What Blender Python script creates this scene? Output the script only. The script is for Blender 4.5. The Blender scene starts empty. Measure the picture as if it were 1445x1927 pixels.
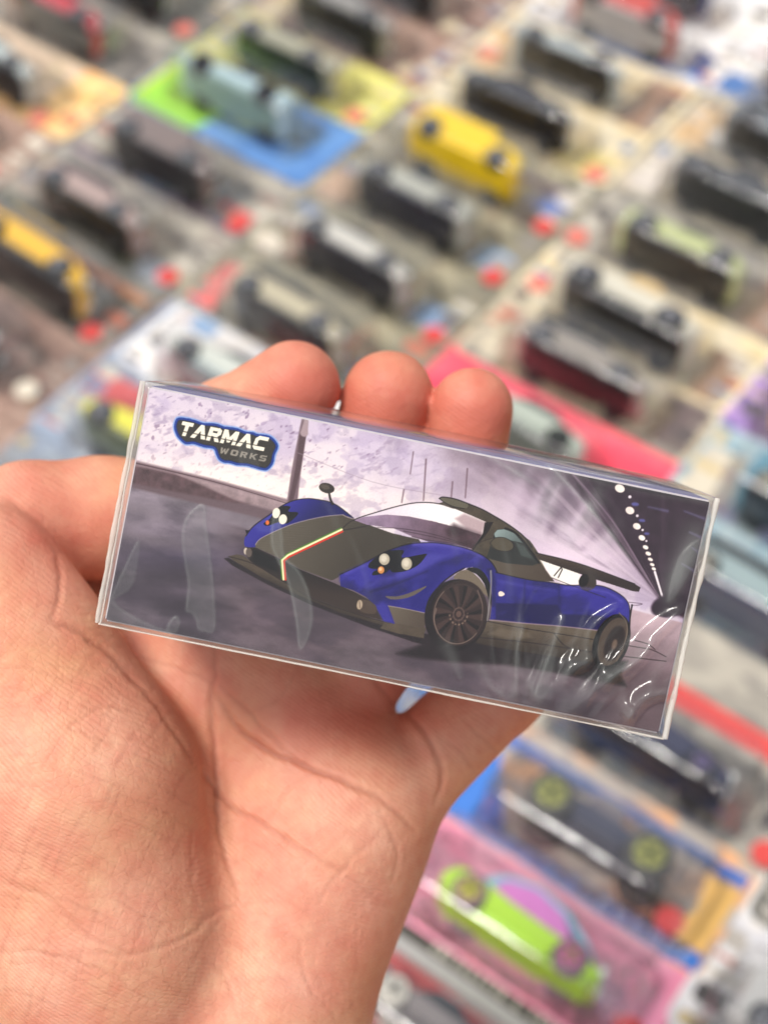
import bpy, bmesh, math, random
import numpy as np
from mathutils import Vector, Matrix
from mathutils.geometry import tessellate_polygon

random.seed(7)
rng = np.random.default_rng(11)
S = bpy.context.scene
COL = S.collection

# ------------------------------------------------------------------ camera
F_PX, PW, PH = 3000.0, 1445.0, 1927.0          # photo focal length (px) and size
DEP, DIST = math.radians(52), 0.700            # depression, distance to the table along the axis
FW = np.array([0, math.cos(DEP), -math.sin(DEP)])
UP = np.array([0, math.sin(DEP), math.cos(DEP)])
RT = np.array([1.0, 0, 0])
CAM = -FW * DIST
cam_d = bpy.data.cameras.new('camera')
cam = bpy.data.objects.new('camera', cam_d)
COL.objects.link(cam)
cam.matrix_world = Matrix(((RT[0], UP[0], -FW[0], CAM[0]), (RT[1], UP[1], -FW[1], CAM[1]),
                           (RT[2], UP[2], -FW[2], CAM[2]), (0, 0, 0, 1)))
cam_d.sensor_width = 36.0
cam_d.sensor_height = 36.0
cam_d.sensor_fit = 'AUTO'
cam_d.lens = 36.0 * F_PX / PH
cam_d.clip_start = 0.01
cam_d.clip_end = 50
cam_d.dof.use_dof = True
cam_d.dof.focus_distance = 0.238
cam_d.dof.aperture_fstop = 14.2
S.camera = cam

# ------------------------------------------------------------------ light
SUN_DIR = Vector((-0.34, -0.10, 0.93)).normalized()      # towards the light
w = bpy.data.worlds.new('World')
S.world = w
w.use_nodes = True
wn = w.node_tree
sky = wn.nodes.new('ShaderNodeTexSky')
sky.sky_type = 'NISHITA'
sky.sun_disc = False
sky.sun_elevation = math.asin(SUN_DIR.z)
sky.sun_rotation = math.atan2(SUN_DIR.x, SUN_DIR.y)
sky.dust_density = 4.0
hs = wn.nodes.new('ShaderNodeHueSaturation')
hs.inputs['Saturation'].default_value = 0.25
wn.links.new(sky.outputs[0], hs.inputs['Color'])
bg = wn.nodes['Background']
bg.inputs[1].default_value = 0.1
wn.links.new(hs.outputs[0], bg.inputs[0])
sun_d = bpy.data.lights.new('sun', 'SUN')
sun_d.energy = 1.5
sun_d.angle = math.radians(15)
sun_d.color = (1.0, 0.95, 0.88)
sun = bpy.data.objects.new('sun', sun_d)
COL.objects.link(sun)
sun.rotation_euler = SUN_DIR.to_track_quat('Z', 'Y').to_euler()
sun.location = (0, 0, 2)
S.view_settings.view_transform = 'Standard'
S.view_settings.look = 'None'
S.view_settings.gamma = 1
S.view_settings.use_curve_mapping = False
S.view_settings.exposure = 0.74
S.render.engine = 'CYCLES'
S.cycles.transparent_max_bounces = 24
S.cycles.max_bounces = 10

# ------------------------------------------------------------------ helpers
def lin(c):
    c = np.asarray(c, float) / 255.0
    return np.where(c <= 0.04045, c / 12.92, ((c + 0.055) / 1.055) ** 2.4)

def pxw(u, v, zmm):
    """photo pixel + depth along the optical axis (mm) -> camera-space mm (X right, Y up, Z depth)"""
    return np.array([(u - PW / 2) * zmm / F_PX, -(v - PH / 2) * zmm / F_PX, zmm])

def cam2world(p):
    p = np.asarray(p, float) * 0.001
    return CAM + p[..., 0:1] * RT + p[..., 1:2] * UP + p[..., 2:3] * FW

def new_mat(name):
    m = bpy.data.materials.new(name)
    m.use_nodes = True
    nt = m.node_tree
    return m, nt, nt.nodes['Principled BSDF']

_mats = {}
def paint(rgb, rough=0.4, metal=0.0, coat=0.0, noise=0.08, scale=300.0, key=''):
    """painted / printed stock colour with slight mottling"""
    k = (tuple(rgb), rough, metal, coat, noise, scale, key)
    if k in _mats:
        return _mats[k]
    m, nt, b = new_mat('stock_%d' % len(_mats))
    c = lin(rgb)
    n = nt.nodes.new('ShaderNodeTexNoise')
    n.inputs['Scale'].default_value = scale
    n.inputs['Detail'].default_value = 3
    tc = nt.nodes.new('ShaderNodeTexCoord')
    nt.links.new(tc.outputs['Object'], n.inputs['Vector'])
    r = nt.nodes.new('ShaderNodeMix')
    r.data_type = 'RGBA'
    r.inputs['A'].default_value = (*np.clip(c * (1 - noise * 2.5), 0, 1), 1)
    r.inputs['B'].default_value = (*np.clip(c * (1 + noise * 1.5), 0, 1), 1)
    nt.links.new(n.outputs[0], r.inputs['Factor'])
    nt.links.new(r.outputs['Result'], b.inputs['Base Color'])
    b.inputs['Roughness'].default_value = rough
    b.inputs['Metallic'].default_value = metal
    b.inputs['Coat Weight'].default_value = coat
    _mats[k] = m
    return m

def card_art(base, second, third, seed):
    base, second, third = [tuple(min(245, 18 + v * 1.03) for v in q) for q in (base, second, third)]
    """printed card face: blotchy artwork in three inks"""
    k = ('art', tuple(base), tuple(second), tuple(third), seed)
    if k in _mats:
        return _mats[k]
    m, nt, b = new_mat('card_art_%d' % len(_mats))
    tc = nt.nodes.new('ShaderNodeTexCoord')
    mp = nt.nodes.new('ShaderNodeMapping')
    mp.inputs['Location'].default_value = (seed * 1.7, seed * 0.9, seed)
    mp.inputs['Scale'].default_value = (1.0, 1.6, 1.0)
    nt.links.new(tc.outputs['Object'], mp.inputs['Vector'])
    n1 = nt.nodes.new('ShaderNodeTexNoise'); n1.inputs['Scale'].default_value = 38
    n2 = nt.nodes.new('ShaderNodeTexVoronoi'); n2.inputs['Scale'].default_value = 95
    for n in (n1, n2):
        nt.links.new(mp.outputs[0], n.inputs['Vector'])
    r1 = nt.nodes.new('ShaderNodeValToRGB')
    r1.color_ramp.elements[0].position = 0.46; r1.color_ramp.elements[1].position = 0.56
    nt.links.new(n1.outputs[0], r1.inputs[0])
    r2 = nt.nodes.new('ShaderNodeValToRGB')
    r2.color_ramp.elements[0].position = 0.62; r2.color_ramp.elements[1].position = 0.72
    sp = nt.nodes.new('ShaderNodeSeparateColor')
    nt.links.new(n2.outputs['Color'], sp.inputs[0])
    nt.links.new(sp.outputs[0], r2.inputs[0])
    a = nt.nodes.new('ShaderNodeMix'); a.data_type = 'RGBA'
    a.inputs['A'].default_value = (*lin(base), 1); a.inputs['B'].default_value = (*lin(second), 1)
    nt.links.new(r1.outputs[0], a.inputs['Factor'])
    c = nt.nodes.new('ShaderNodeMix'); c.data_type = 'RGBA'
    c.inputs['B'].default_value = (*lin(third), 1)
    nt.links.new(a.outputs['Result'], c.inputs['A'])
    mm = nt.nodes.new('ShaderNodeMath'); mm.operation = 'MULTIPLY'; mm.inputs[1].default_value = 0.7
    nt.links.new(r2.outputs[0], mm.inputs[0])
    nt.links.new(mm.outputs[0], c.inputs['Factor'])
    nt.links.new(c.outputs['Result'], b.inputs['Base Color'])
    b.inputs['Roughness'].default_value = 0.35
    _mats[k] = m
    return m

def clear_plastic(name, rough, gain, tint=(1, 1, 1), use_gap_glare=False, bump=0.0):
    m = bpy.data.materials.new(name)
    m.use_nodes = True
    nt = m.node_tree
    nt.nodes.clear()
    out = nt.nodes.new('ShaderNodeOutputMaterial')
    tr = nt.nodes.new('ShaderNodeBsdfTransparent')
    tr.inputs[0].default_value = (*tint, 1)
    gl = nt.nodes.new('ShaderNodeBsdfGlossy')
    gl.inputs['Roughness'].default_value = rough
    fr = nt.nodes.new('ShaderNodeLayerWeight')          # same from both sides of the thin sheet
    pw = nt.nodes.new('ShaderNodeMath'); pw.operation = 'POWER'; pw.inputs[1].default_value = 4.5
    nt.links.new(fr.outputs['Facing'], pw.inputs[0])
    mu = nt.nodes.new('ShaderNodeMath'); mu.operation = 'MULTIPLY_ADD'
    mu.inputs[1].default_value = 0.85
    mu.inputs[2].default_value = 0.04 * gain
    mu.use_clamp = True
    nt.links.new(pw.outputs[0], mu.inputs[0])
    mx = nt.nodes.new('ShaderNodeMixShader')
    nt.links.new(mu.outputs[0], mx.inputs[0])
    nt.links.new(tr.outputs[0], mx.inputs[1])
    nt.links.new(gl.outputs[0], mx.inputs[2])
    if bump:
        tc = nt.nodes.new('ShaderNodeTexCoord')
        n = nt.nodes.new('ShaderNodeTexNoise'); n.inputs['Scale'].default_value = 90
        nt.links.new(tc.outputs['Object'], n.inputs['Vector'])
        bp = nt.nodes.new('ShaderNodeBump'); bp.inputs['Strength'].default_value = bump
        bp.inputs['Distance'].default_value = 0.002
        nt.links.new(n.outputs[0], bp.inputs['Height'])
        nt.links.new(bp.outputs[0], gl.inputs['Normal'])
        nt.links.new(bp.outputs[0], fr.inputs['Normal'])
    last = mx
    if use_gap_glare:
        at = nt.nodes.new('ShaderNodeAttribute'); at.attribute_name = 'gap_glare'
        df = nt.nodes.new('ShaderNodeBsdfDiffuse'); df.inputs[0].default_value = (0.62, 0.66, 0.62, 1)  # pale diffuse haze: trapped air plus glare painted into the film
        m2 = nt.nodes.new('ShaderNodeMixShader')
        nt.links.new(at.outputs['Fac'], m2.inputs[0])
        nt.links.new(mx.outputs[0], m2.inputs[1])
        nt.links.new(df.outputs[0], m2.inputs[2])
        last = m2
    nt.links.new(last.outputs[0], out.inputs[0])
    return m

def link(name, me, mat=None, parent=None, loc=None):
    o = bpy.data.objects.new(name, me)
    COL.objects.link(o)
    if mat is not None and me is not None:
        if len(me.materials) == 0:
            me.materials.append(mat)
        else:
            o.material_slots[0].link = 'OBJECT'
            o.material_slots[0].material = mat
    if parent is not None:
        o.parent = parent
    if loc is not None:
        o.location = loc
    return o

def mesh_np(name, V, Fq, smooth=True):
    V = np.ascontiguousarray(V, np.float32)
    Fq = np.ascontiguousarray(Fq, np.int32)
    me = bpy.data.meshes.new(name)
    nf, k = Fq.shape
    me.vertices.add(len(V)); me.vertices.foreach_set('co', V.ravel())
    me.loops.add(nf * k); me.loops.foreach_set('vertex_index', Fq.ravel())
    me.polygons.add(nf)
    me.polygons.foreach_set('loop_start', np.arange(0, nf * k, k, dtype=np.int32))
    me.polygons.foreach_set('loop_total', np.full(nf, k, np.int32))
    me.polygons.foreach_set('use_smooth', np.full(nf, smooth))
    me.update(calc_edges=True)
    me.validate()
    return me

def poly_prism(pts, z0, z1, layers=None):
    """closed outline extruded along z; layers = [(z, inset scale)] for rounded shoulders"""
    pts = [Vector((p[0], p[1], 0)) for p in pts]
    cx = sum(p.x for p in pts) / len(pts); cy = sum(p.y for p in pts) / len(pts)
    if layers is None:
        layers = [(z0, 1.0), (z1, 1.0)]
    bm = bmesh.new()
    rings = []
    for z, s in layers:
        rings.append([bm.verts.new((cx + (p.x - cx) * s, cy + (p.y - cy) * s, z)) for p in pts])
    n = len(pts)
    for a, b in zip(rings[:-1], rings[1:]):
        for i in range(n):
            bm.faces.new((a[i], a[(i + 1) % n], b[(i + 1) % n], b[i]))
    for t in tessellate_polygon([pts]):
        bm.faces.new([rings[-1][i] for i in t]); bm.faces.new([rings[0][i] for i in reversed(t)])
    bmesh.ops.recalc_face_normals(bm, faces=bm.faces)
    me = bpy.data.meshes.new('m'); bm.to_mesh(me); bm.free()
    return me

def round_rect(x0, y0, x1, y1, r, n=4):
    pts = []
    for cx, cy, a0 in ((x1 - r, y1 - r, 0), (x0 + r, y1 - r, 90), (x0 + r, y0 + r, 180), (x1 - r, y0 + r, 270)):
        for i in range(n + 1):
            a = math.radians(a0 + 90 * i / n)
            pts.append((cx + r * math.cos(a), cy + r * math.sin(a)))
    return pts

def disc(cx, cy, r, n=20, ry=None):
    ry = ry or r
    return [(cx + r * math.cos(2 * math.pi * i / n), cy + ry * math.sin(2 * math.pi * i / n)) for i in range(n)]

def smooth_closed(pts, sub=6):
    P = np.array(pts, float); n = len(P); out = []
    for i in range(n):
        p0, p1, p2, p3 = P[i - 1], P[i], P[(i + 1) % n], P[(i + 2) % n]
        for t in np.linspace(0, 1, sub, endpoint=False):
            out.append(0.5 * ((2 * p1) + (-p0 + p2) * t + (2 * p0 - 5 * p1 + 4 * p2 - p3) * t * t + (-p0 + 3 * p1 - 3 * p2 + p3) * t ** 3))
    return np.array(out)

def smooth_open(pts, sub=6):
    P = np.array(pts, float); n = len(P); out = []
    for i in range(n - 1):
        p0 = P[max(i - 1, 0)]; p1 = P[i]; p2 = P[i + 1]; p3 = P[min(i + 2, n - 1)]
        for t in np.linspace(0, 1, sub, endpoint=False):
            out.append(0.5 * ((2 * p1) + (-p0 + p2) * t + (2 * p0 - 5 * p1 + 4 * p2 - p3) * t * t + (-p0 + 3 * p1 - 3 * p2 + p3) * t ** 3))
    out.append(P[-1])
    return np.array(out)

def vnoise(x, y, scale, seed, octaves=4):
    """value noise on arrays"""
    out = np.zeros_like(x); amp = 1.0; tot = 0
    r = np.random.default_rng(seed)
    for o in range(octaves):
        T = r.random((64, 64))
        fx = x / scale; fy = y / scale
        ix = np.floor(fx).astype(int); iy = np.floor(fy).astype(int)
        tx = fx - ix; ty = fy - iy
        tx = tx * tx * (3 - 2 * tx); ty = ty * ty * (3 - 2 * ty)
        a = T[ix % 64, iy % 64]; b = T[(ix + 1) % 64, iy % 64]; c = T[ix % 64, (iy + 1) % 64]; d = T[(ix + 1) % 64, (iy + 1) % 64]
        out += amp * ((a * (1 - tx) + b * tx) * (1 - ty) + (c * (1 - tx) + d * tx) * ty)
        tot += amp; amp *= 0.5; scale = scale * 0.5
    return out / tot

def sstep(a, b, x):
    t = np.clip((x - a) / (b - a), 0, 1)
    return t * t * (3 - 2 * t)

def dist_polyline(x, y, pts):
    """distance and parameter (0..1) along a polyline"""
    best = np.full(x.shape, 1e9); par = np.zeros(x.shape)
    pts = np.asarray(pts, float); n = len(pts) - 1
    for i in range(n):
        ax, ay = pts[i]; bx, by = pts[i + 1]
        dx, dy = bx - ax, by - ay
        L = dx * dx + dy * dy + 1e-9
        t = np.clip(((x - ax) * dx + (y - ay) * dy) / L, 0, 1)
        d = np.hypot(x - ax - t * dx, y - ay - t * dy)
        m = d < best
        best[m] = d[m]; par[m] = (i + t[m]) / n
    return best, par

# ------------------------------------------------------------------ table
TA = np.array([0.8, -0.6, 0.0]); TB = np.array([0.6, 0.8, 0.0])
def make_table():
    bm = bmesh.new()
    bmesh.ops.create_cube(bm, size=1)
    bmesh.ops.scale(bm, vec=(2.4, 2.4, 0.03), verts=bm.verts)
    bmesh.ops.bevel(bm, geom=list(bm.edges), offset=0.003, segments=2, affect='EDGES')
    me = bpy.data.meshes.new('table'); bm.to_mesh(me); bm.free()
    m, nt, b = new_mat('wood')
    tc = nt.nodes.new('ShaderNodeTexCoord')
    wv = nt.nodes.new('ShaderNodeTexNoise'); wv.inputs['Scale'].default_value = 30
    mp = nt.nodes.new('ShaderNodeMapping'); mp.inputs['Scale'].default_value = (8, 0.6, 1)
    nt.links.new(tc.outputs['Object'], mp.inputs[0]); nt.links.new(mp.outputs[0], wv.inputs['Vector'])
    r = nt.nodes.new('ShaderNodeValToRGB')
    r.color_ramp.elements[0].color = (*lin((150, 100, 52)), 1); r.color_ramp.elements[1].color = (*lin((196, 142, 80)), 1)
    nt.links.new(wv.outputs[0], r.inputs[0]); nt.links.new(r.outputs[0], b.inputs['Base Color'])
    b.inputs['Roughness'].default_value = 0.5
    o = link('table', me, m)
    o.location = (0, 0.2, -0.0155)
    o.rotation_euler = (0, 0, math.atan2(TB[1], TB[0]) - math.pi / 2)
    o['kind'] = 'structure'
    o['label'] = 'brown wooden display table under the carded toy cars'
make_table()

# ------------------------------------------------------------------ carded toy cars
BLISTER = clear_plastic('blister_plastic', 0.05, 2.9, bump=0.5)
BLACK = (26, 26, 28)
CARD_H = 0.160; SLOPE = 0.02
_mesh = {}
def shared(key, fn):
    if key not in _mesh:
        _mesh[key] = fn()
    return _mesh[key]

MM = 0.001
def sc(pts): return [(x * MM, y * MM) for x, y in pts]
# side outlines (mm): x along the car, y = height above its wheels
BODIES = {
    'coupe': dict(body=[(-36, 4.5), (-36.5, 9), (-34, 13.5), (-24, 15.5), (-8, 16.5), (14, 15.5), (30, 13), (36, 10), (36.5, 5), (30, 4), (28.5, 8.5), (23, 11), (17.5, 8.5), (16, 4), (-16, 4), (-17.5, 8.5), (-23, 11), (-28.5, 8.5), (-30, 4)],
                  cab=[(-25, 14.5), (-14, 21.5), (2, 22.2), (17, 14.5)], roof=[(-14, 20.6), (-12, 22.8), (1, 23.2), (3.5, 21)], wr=6.2, wx=23),
    'wagon': dict(body=[(-36, 5), (-36.5, 12), (-35, 17), (-8, 17.5), (16, 16.5), (30, 14.5), (36, 11), (36.5, 5), (30, 4), (28.5, 8.5), (23, 11), (17.5, 8.5), (16, 4), (-16, 4), (-17.5, 8.5), (-23, 11), (-28.5, 8.5), (-30, 4)],
                  cab=[(-35, 16.5), (-31, 24.5), (4, 25), (16, 16)], roof=[(-32, 23.2), (-30, 26), (3, 26.5), (6, 24)], wr=6.4, wx=23),
    'van': dict(body=[(-36, 5), (-36, 24), (-33, 27), (12, 27), (14, 20), (30, 18), (36, 14), (36.5, 5), (30, 4), (28.5, 8.5), (23, 11), (17.5, 8.5), (16, 4), (-16, 4), (-17.5, 8.5), (-23, 11), (-28.5, 8.5), (-30, 4)],
                cab=[(4, 19.5), (6, 25.5), (13, 25.8), (20, 19)], roof=[(-34, 26), (-32, 28.3), (11, 28.4), (13, 26)], wr=6.6, wx=23),
    'racer': dict(body=[(-38, 5), (-38, 15), (-30, 13), (-14, 12.5), (10, 12), (26, 10), (37, 7), (38, 4), (30, 3.4), (28.5, 8), (23, 10), (17.5, 8), (16, 3.4), (-16, 3.4), (-17.5, 8), (-23, 10), (-28.5, 8), (-30, 3.4)],
                  cab=[(-18, 11.5), (-9, 18), (3, 18.3), (14, 11)], roof=[(-10, 17), (-8, 19), (2, 19.3), (4, 17.4)], wr=6.4, wx=23),
    'pickup': dict(body=[(-37, 6), (-37, 17), (-8, 17.5), (-6, 16.5), (14, 17.5), (33, 15.5), (37, 12), (37, 6), (30, 5), (28.5, 10), (23, 12.5), (17.5, 10), (16, 5), (-16, 5), (-17.5, 10), (-23, 12.5), (-28.5, 10), (-30, 5)],
                   cab=[(-9, 16.5), (-6, 25), (8, 25.3), (16, 16.8)], roof=[(-7, 23.8), (-5, 26.4), (7, 26.8), (10, 24.2)], wr=7.4, wx=23),
    'bubble': dict(body=[(-36, 4.5), (-36.5, 10), (-33, 14.5), (-24, 15), (-8, 13), (14, 12), (30, 11.5), (36, 9), (36.5, 5), (30, 4), (28.5, 8.5), (23, 11), (17.5, 8.5), (16, 4), (-16, 4), (-17.5, 8.5), (-23, 11), (-28.5, 8.5), (-30, 4)],
                   cab=[(-20, 12), (-15, 21), (-2, 24.5), (12, 21.5), (24, 12)], roof=[(-25, 13.5), (-20, 20.5), (-14, 24.2), (-2, 27), (12, 24.5), (26, 17.5), (33, 11), (26, 14), (13, 21.5), (-2, 24.2), (-14, 20.4), (-19, 13)], wr=7.0, wx=23),
    'buggy': dict(body=[(-26, 12), (-28, 17), (-14, 19), (10, 18.5), (26, 16.5), (27, 12), (10, 9.5), (-12, 9.5)],
                  cab=[(-13, 18), (-8, 26.5), (3, 26.8), (10, 17.6)], roof=[(-9, 25.4), (-7.5, 28), (2, 28.3), (5, 25.8)], wr=11.0, wx=25),
}
WID = 0.0265   # toy car width (its sides face up and down: it lies on its side in the blister)
def car_meshes(kind):
    d = BODIES[kind]
    W = WID
    body = shared((kind, 'body'), lambda: poly_prism(sc(d['body']), 0, W, [(0, 0.9), (W * 0.05, .965), (W * .14, 1), (W * .86, 1.0), (W * .95, .965), (W, 0.9)]))
    cabn = shared((kind, 'cab'), lambda: poly_prism(sc(d['cab']), 0, W, [(W * .08, 0.92), (W * 0.16, 1.0), (W * .84, 1.0), (W * 0.92, 0.92)]))
    roof = shared((kind, 'roof'), lambda: poly_prism(sc(d['roof']), 0, W, [(W * .13, 0.95), (W * 0.2, 1.0), (W * .8, 1.0), (W * 0.87, 0.95)]))
    x0, x1 = (-31, 31) if kind != 'buggy' else (-29, 29)
    y0 = 1.8 if kind != 'buggy' else 6.5
    def floor_plate():
        wx = d['wx']; zc = W / MM; g = d['wr'] + 1.2; nz = 6.0
        o = [(x0, 5), (x0 + 2.5, 2.2), (-wx - g, 1.6), (-wx - g, nz), (-wx + g, nz), (-wx + g, 1.6), (wx - g, 1.6), (wx - g, nz), (wx + g, nz), (wx + g, 2.0), (x1 - 1, 3.5), (x1 + 2, 8)]
        o = [(min(max(x, x0), x1 + 2), z) for x, z in o]
        o = o + [(x, zc - z) for x, z in reversed(o)]
        me = poly_prism(sc(o), y0 * MM, (y0 + 4.5) * MM)
        me.transform(Matrix(((1, 0, 0, 0), (0, 0, 1, 0), (0, 1, 0, 0), (0, 0, 0, 1)))); me.flip_normals()
        return me
    chas = shared((kind, 'chassis'), floor_plate)
    r = d['wr'] * MM
    tyre = shared((kind, 'tyre'), lambda: poly_prism(disc(0, 0, r, 24), 0, 1, [(-0.0035, 0.9), (-0.0026, 1.0), (0.0026, 1.0), (0.0035, 0.9)]))
    rim = shared((kind, 'rim'), lambda: poly_prism(disc(0, 0, r * 0.66, 20), 0, 1, [(0.003, 1.0), (0.0040, 0.95), (0.0042, 0.6)]))
    hub = shared((kind, 'hub'), lambda: poly_prism(sum([[(r * .58 * math.cos(a + e), r * .58 * math.sin(a + e)) if q else (r * .2 * math.cos(a + e), r * .2 * math.sin(a + e)) for e, q in ((-.32, 0), (-.22, 1), (.22, 1), (.32, 0))] for a in [2 * math.pi * i / 5 for i in range(5)]], []), 0.004, 0.0046))
    return body, cabn, roof, chas, tyre, rim, hub

def add_car(root, kind, cx, cy, flip, colr, csc=0.9):
    """colr: body, window, chassis, rim, roof"""
    body, cab, roof, chas, tyre, rim, hub = car_meshes(kind)
    zb = 0.0025
    car = link('toy_car', body, paint(colr['body'], 0.25, coat=0.6, noise=0.05), root)
    car.location = (cx, cy, zb)
    if flip:
        car.rotation_euler = (0, math.pi, 0)
        car.location = (cx, cy, zb + WID * csc)
    car.scale = (csc, csc, csc)
    link('window', cab, paint(colr.get('win', (28, 32, 38)), 0.12, key='win'), car)
    link('roof', roof, paint(colr.get('roof', colr['body']), 0.25, coat=0.6, noise=0.05), car)
    link('chassis', chas, paint(colr.get('chas', BLACK), 0.5, key='ch'), car)
    if 'side' in colr:
        sp_ = shared((kind, 'side'), lambda: poly_prism(sc([(-34, 8.2), (-31, 9), (-28.5, 10), (-23, 12.4), (-17.5, 9.8), (-12, 8.6), (12, 8.6), (17.5, 9.8), (23, 12.4), (28.5, 10), (33, 9.5), (30, 12.6), (14, 15), (-8, 16), (-24, 15), (-33, 13)]), WID * .9, WID * 1.012))
        link('side_panel', sp_, paint(colr['side'], 0.25, coat=.6), car)
    d = BODIES[kind]; r = d['wr'] * MM
    buggy = kind == 'buggy'
    for sx in (-1, 1):
        for top in (0, 1):
            t = link('wheel', tyre, paint(colr.get('tyre', (30, 30, 32)), 0.7, key='ty'), car)
            zz = (WID - 0.0012 if top else 0.0012)
            if buggy: zz = WID + 0.001 if top else -0.001
            t.location = (sx * d['wx'] * MM, r, zz)
            rm = link('rim', rim, paint(colr.get('rim2', colr.get('rim', (165, 165, 170))) if sx > 0 else colr.get('rim', (165, 165, 170)), 0.3, metal=0.6, key='rim'), car)
            hb = link('spokes', hub, paint(tuple(int(v * .55) for v in colr.get('rim', (165, 165, 170))), 0.4, metal=0.4, key='sp'), car)
            for e in (rm, hb):
                e.location = t.location
                if not top: e.rotation_euler = (math.pi, 0, 0)
    lamp = shared(('lamp',), lambda: poly_prism(round_rect(-0.0016, -0.0022, 0.0016, 0.0022, .001, 3), -0.0016, 0.0016))
    yl = 0.0105 if not buggy else 0.0145
    xl = 0.0352 if not buggy else 0.0262
    for z in (WID * .2, WID * .8):
        h = link('headlight', lamp, paint((225, 228, 225), 0.1, key='lamp'), car); h.location = (xl, yl, z)
    return car

def blister_mesh(hx, y0, y1, h):
    def f():
        m0 = round_rect(-hx, y0, hx, y1, 0.006, 5)
        me = poly_prism(m0, 0, h, [(0.0003, 1.06), (0.0012, 1.0), (h * .55, 0.975), (h * .86, 0.955), (h * .97, 0.925), (h, 0.87)])
        me.polygons.foreach_set('use_smooth', [True] * len(me.polygons))
        return me
    return shared(('blister', hx, y0, y1, h), f)

def glyphs(x0, y0, x1, y1, n, colr, seed):
    """row of small printed letter shapes too blurred in the photograph to read"""
    r = random.Random(seed); out = []
    stepx = (x1 - x0) / n
    for i in range(n):
        if r.random() < 0.12: continue
        a = x0 + i * stepx; b = a + stepx * 0.72
        t = stepx * 0.22
        k = r.choice('IECTL')
        h0, h1 = y0, y1
        sh = {'I': [(a, h0), (a + t, h0), (a + t, h1), (a, h1)],
              'L': [(a, h0), (b, h0), (b, h0 + t), (a + t, h0 + t), (a + t, h1), (a, h1)],
              'T': [(a + (b - a) / 2 - t / 2, h0), (a + (b - a) / 2 + t / 2, h0), (a + (b - a) / 2 + t / 2, h1 - t), (b, h1 - t), (b, h1), (a, h1), (a, h1 - t), (a + (b - a) / 2 - t / 2, h1 - t)],
              'C': [(a, h0), (b, h0), (b, h0 + t), (a + t, h0 + t), (a + t, h1 - t), (b, h1 - t), (b, h1), (a, h1)],
              'E': [(a, h0), (b, h0), (b, h0 + t), (a + t, h0 + t), (a + t, (h0 + h1) / 2), (b, (h0 + h1) / 2), (b, (h0 + h1) / 2 + t), (a + t, (h0 + h1) / 2 + t), (a + t, h1 - t), (b, h1 - t), (b, h1), (a, h1)]}[k]
        out.append((sh, colr, 'printed_letter'))
    return out

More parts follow.
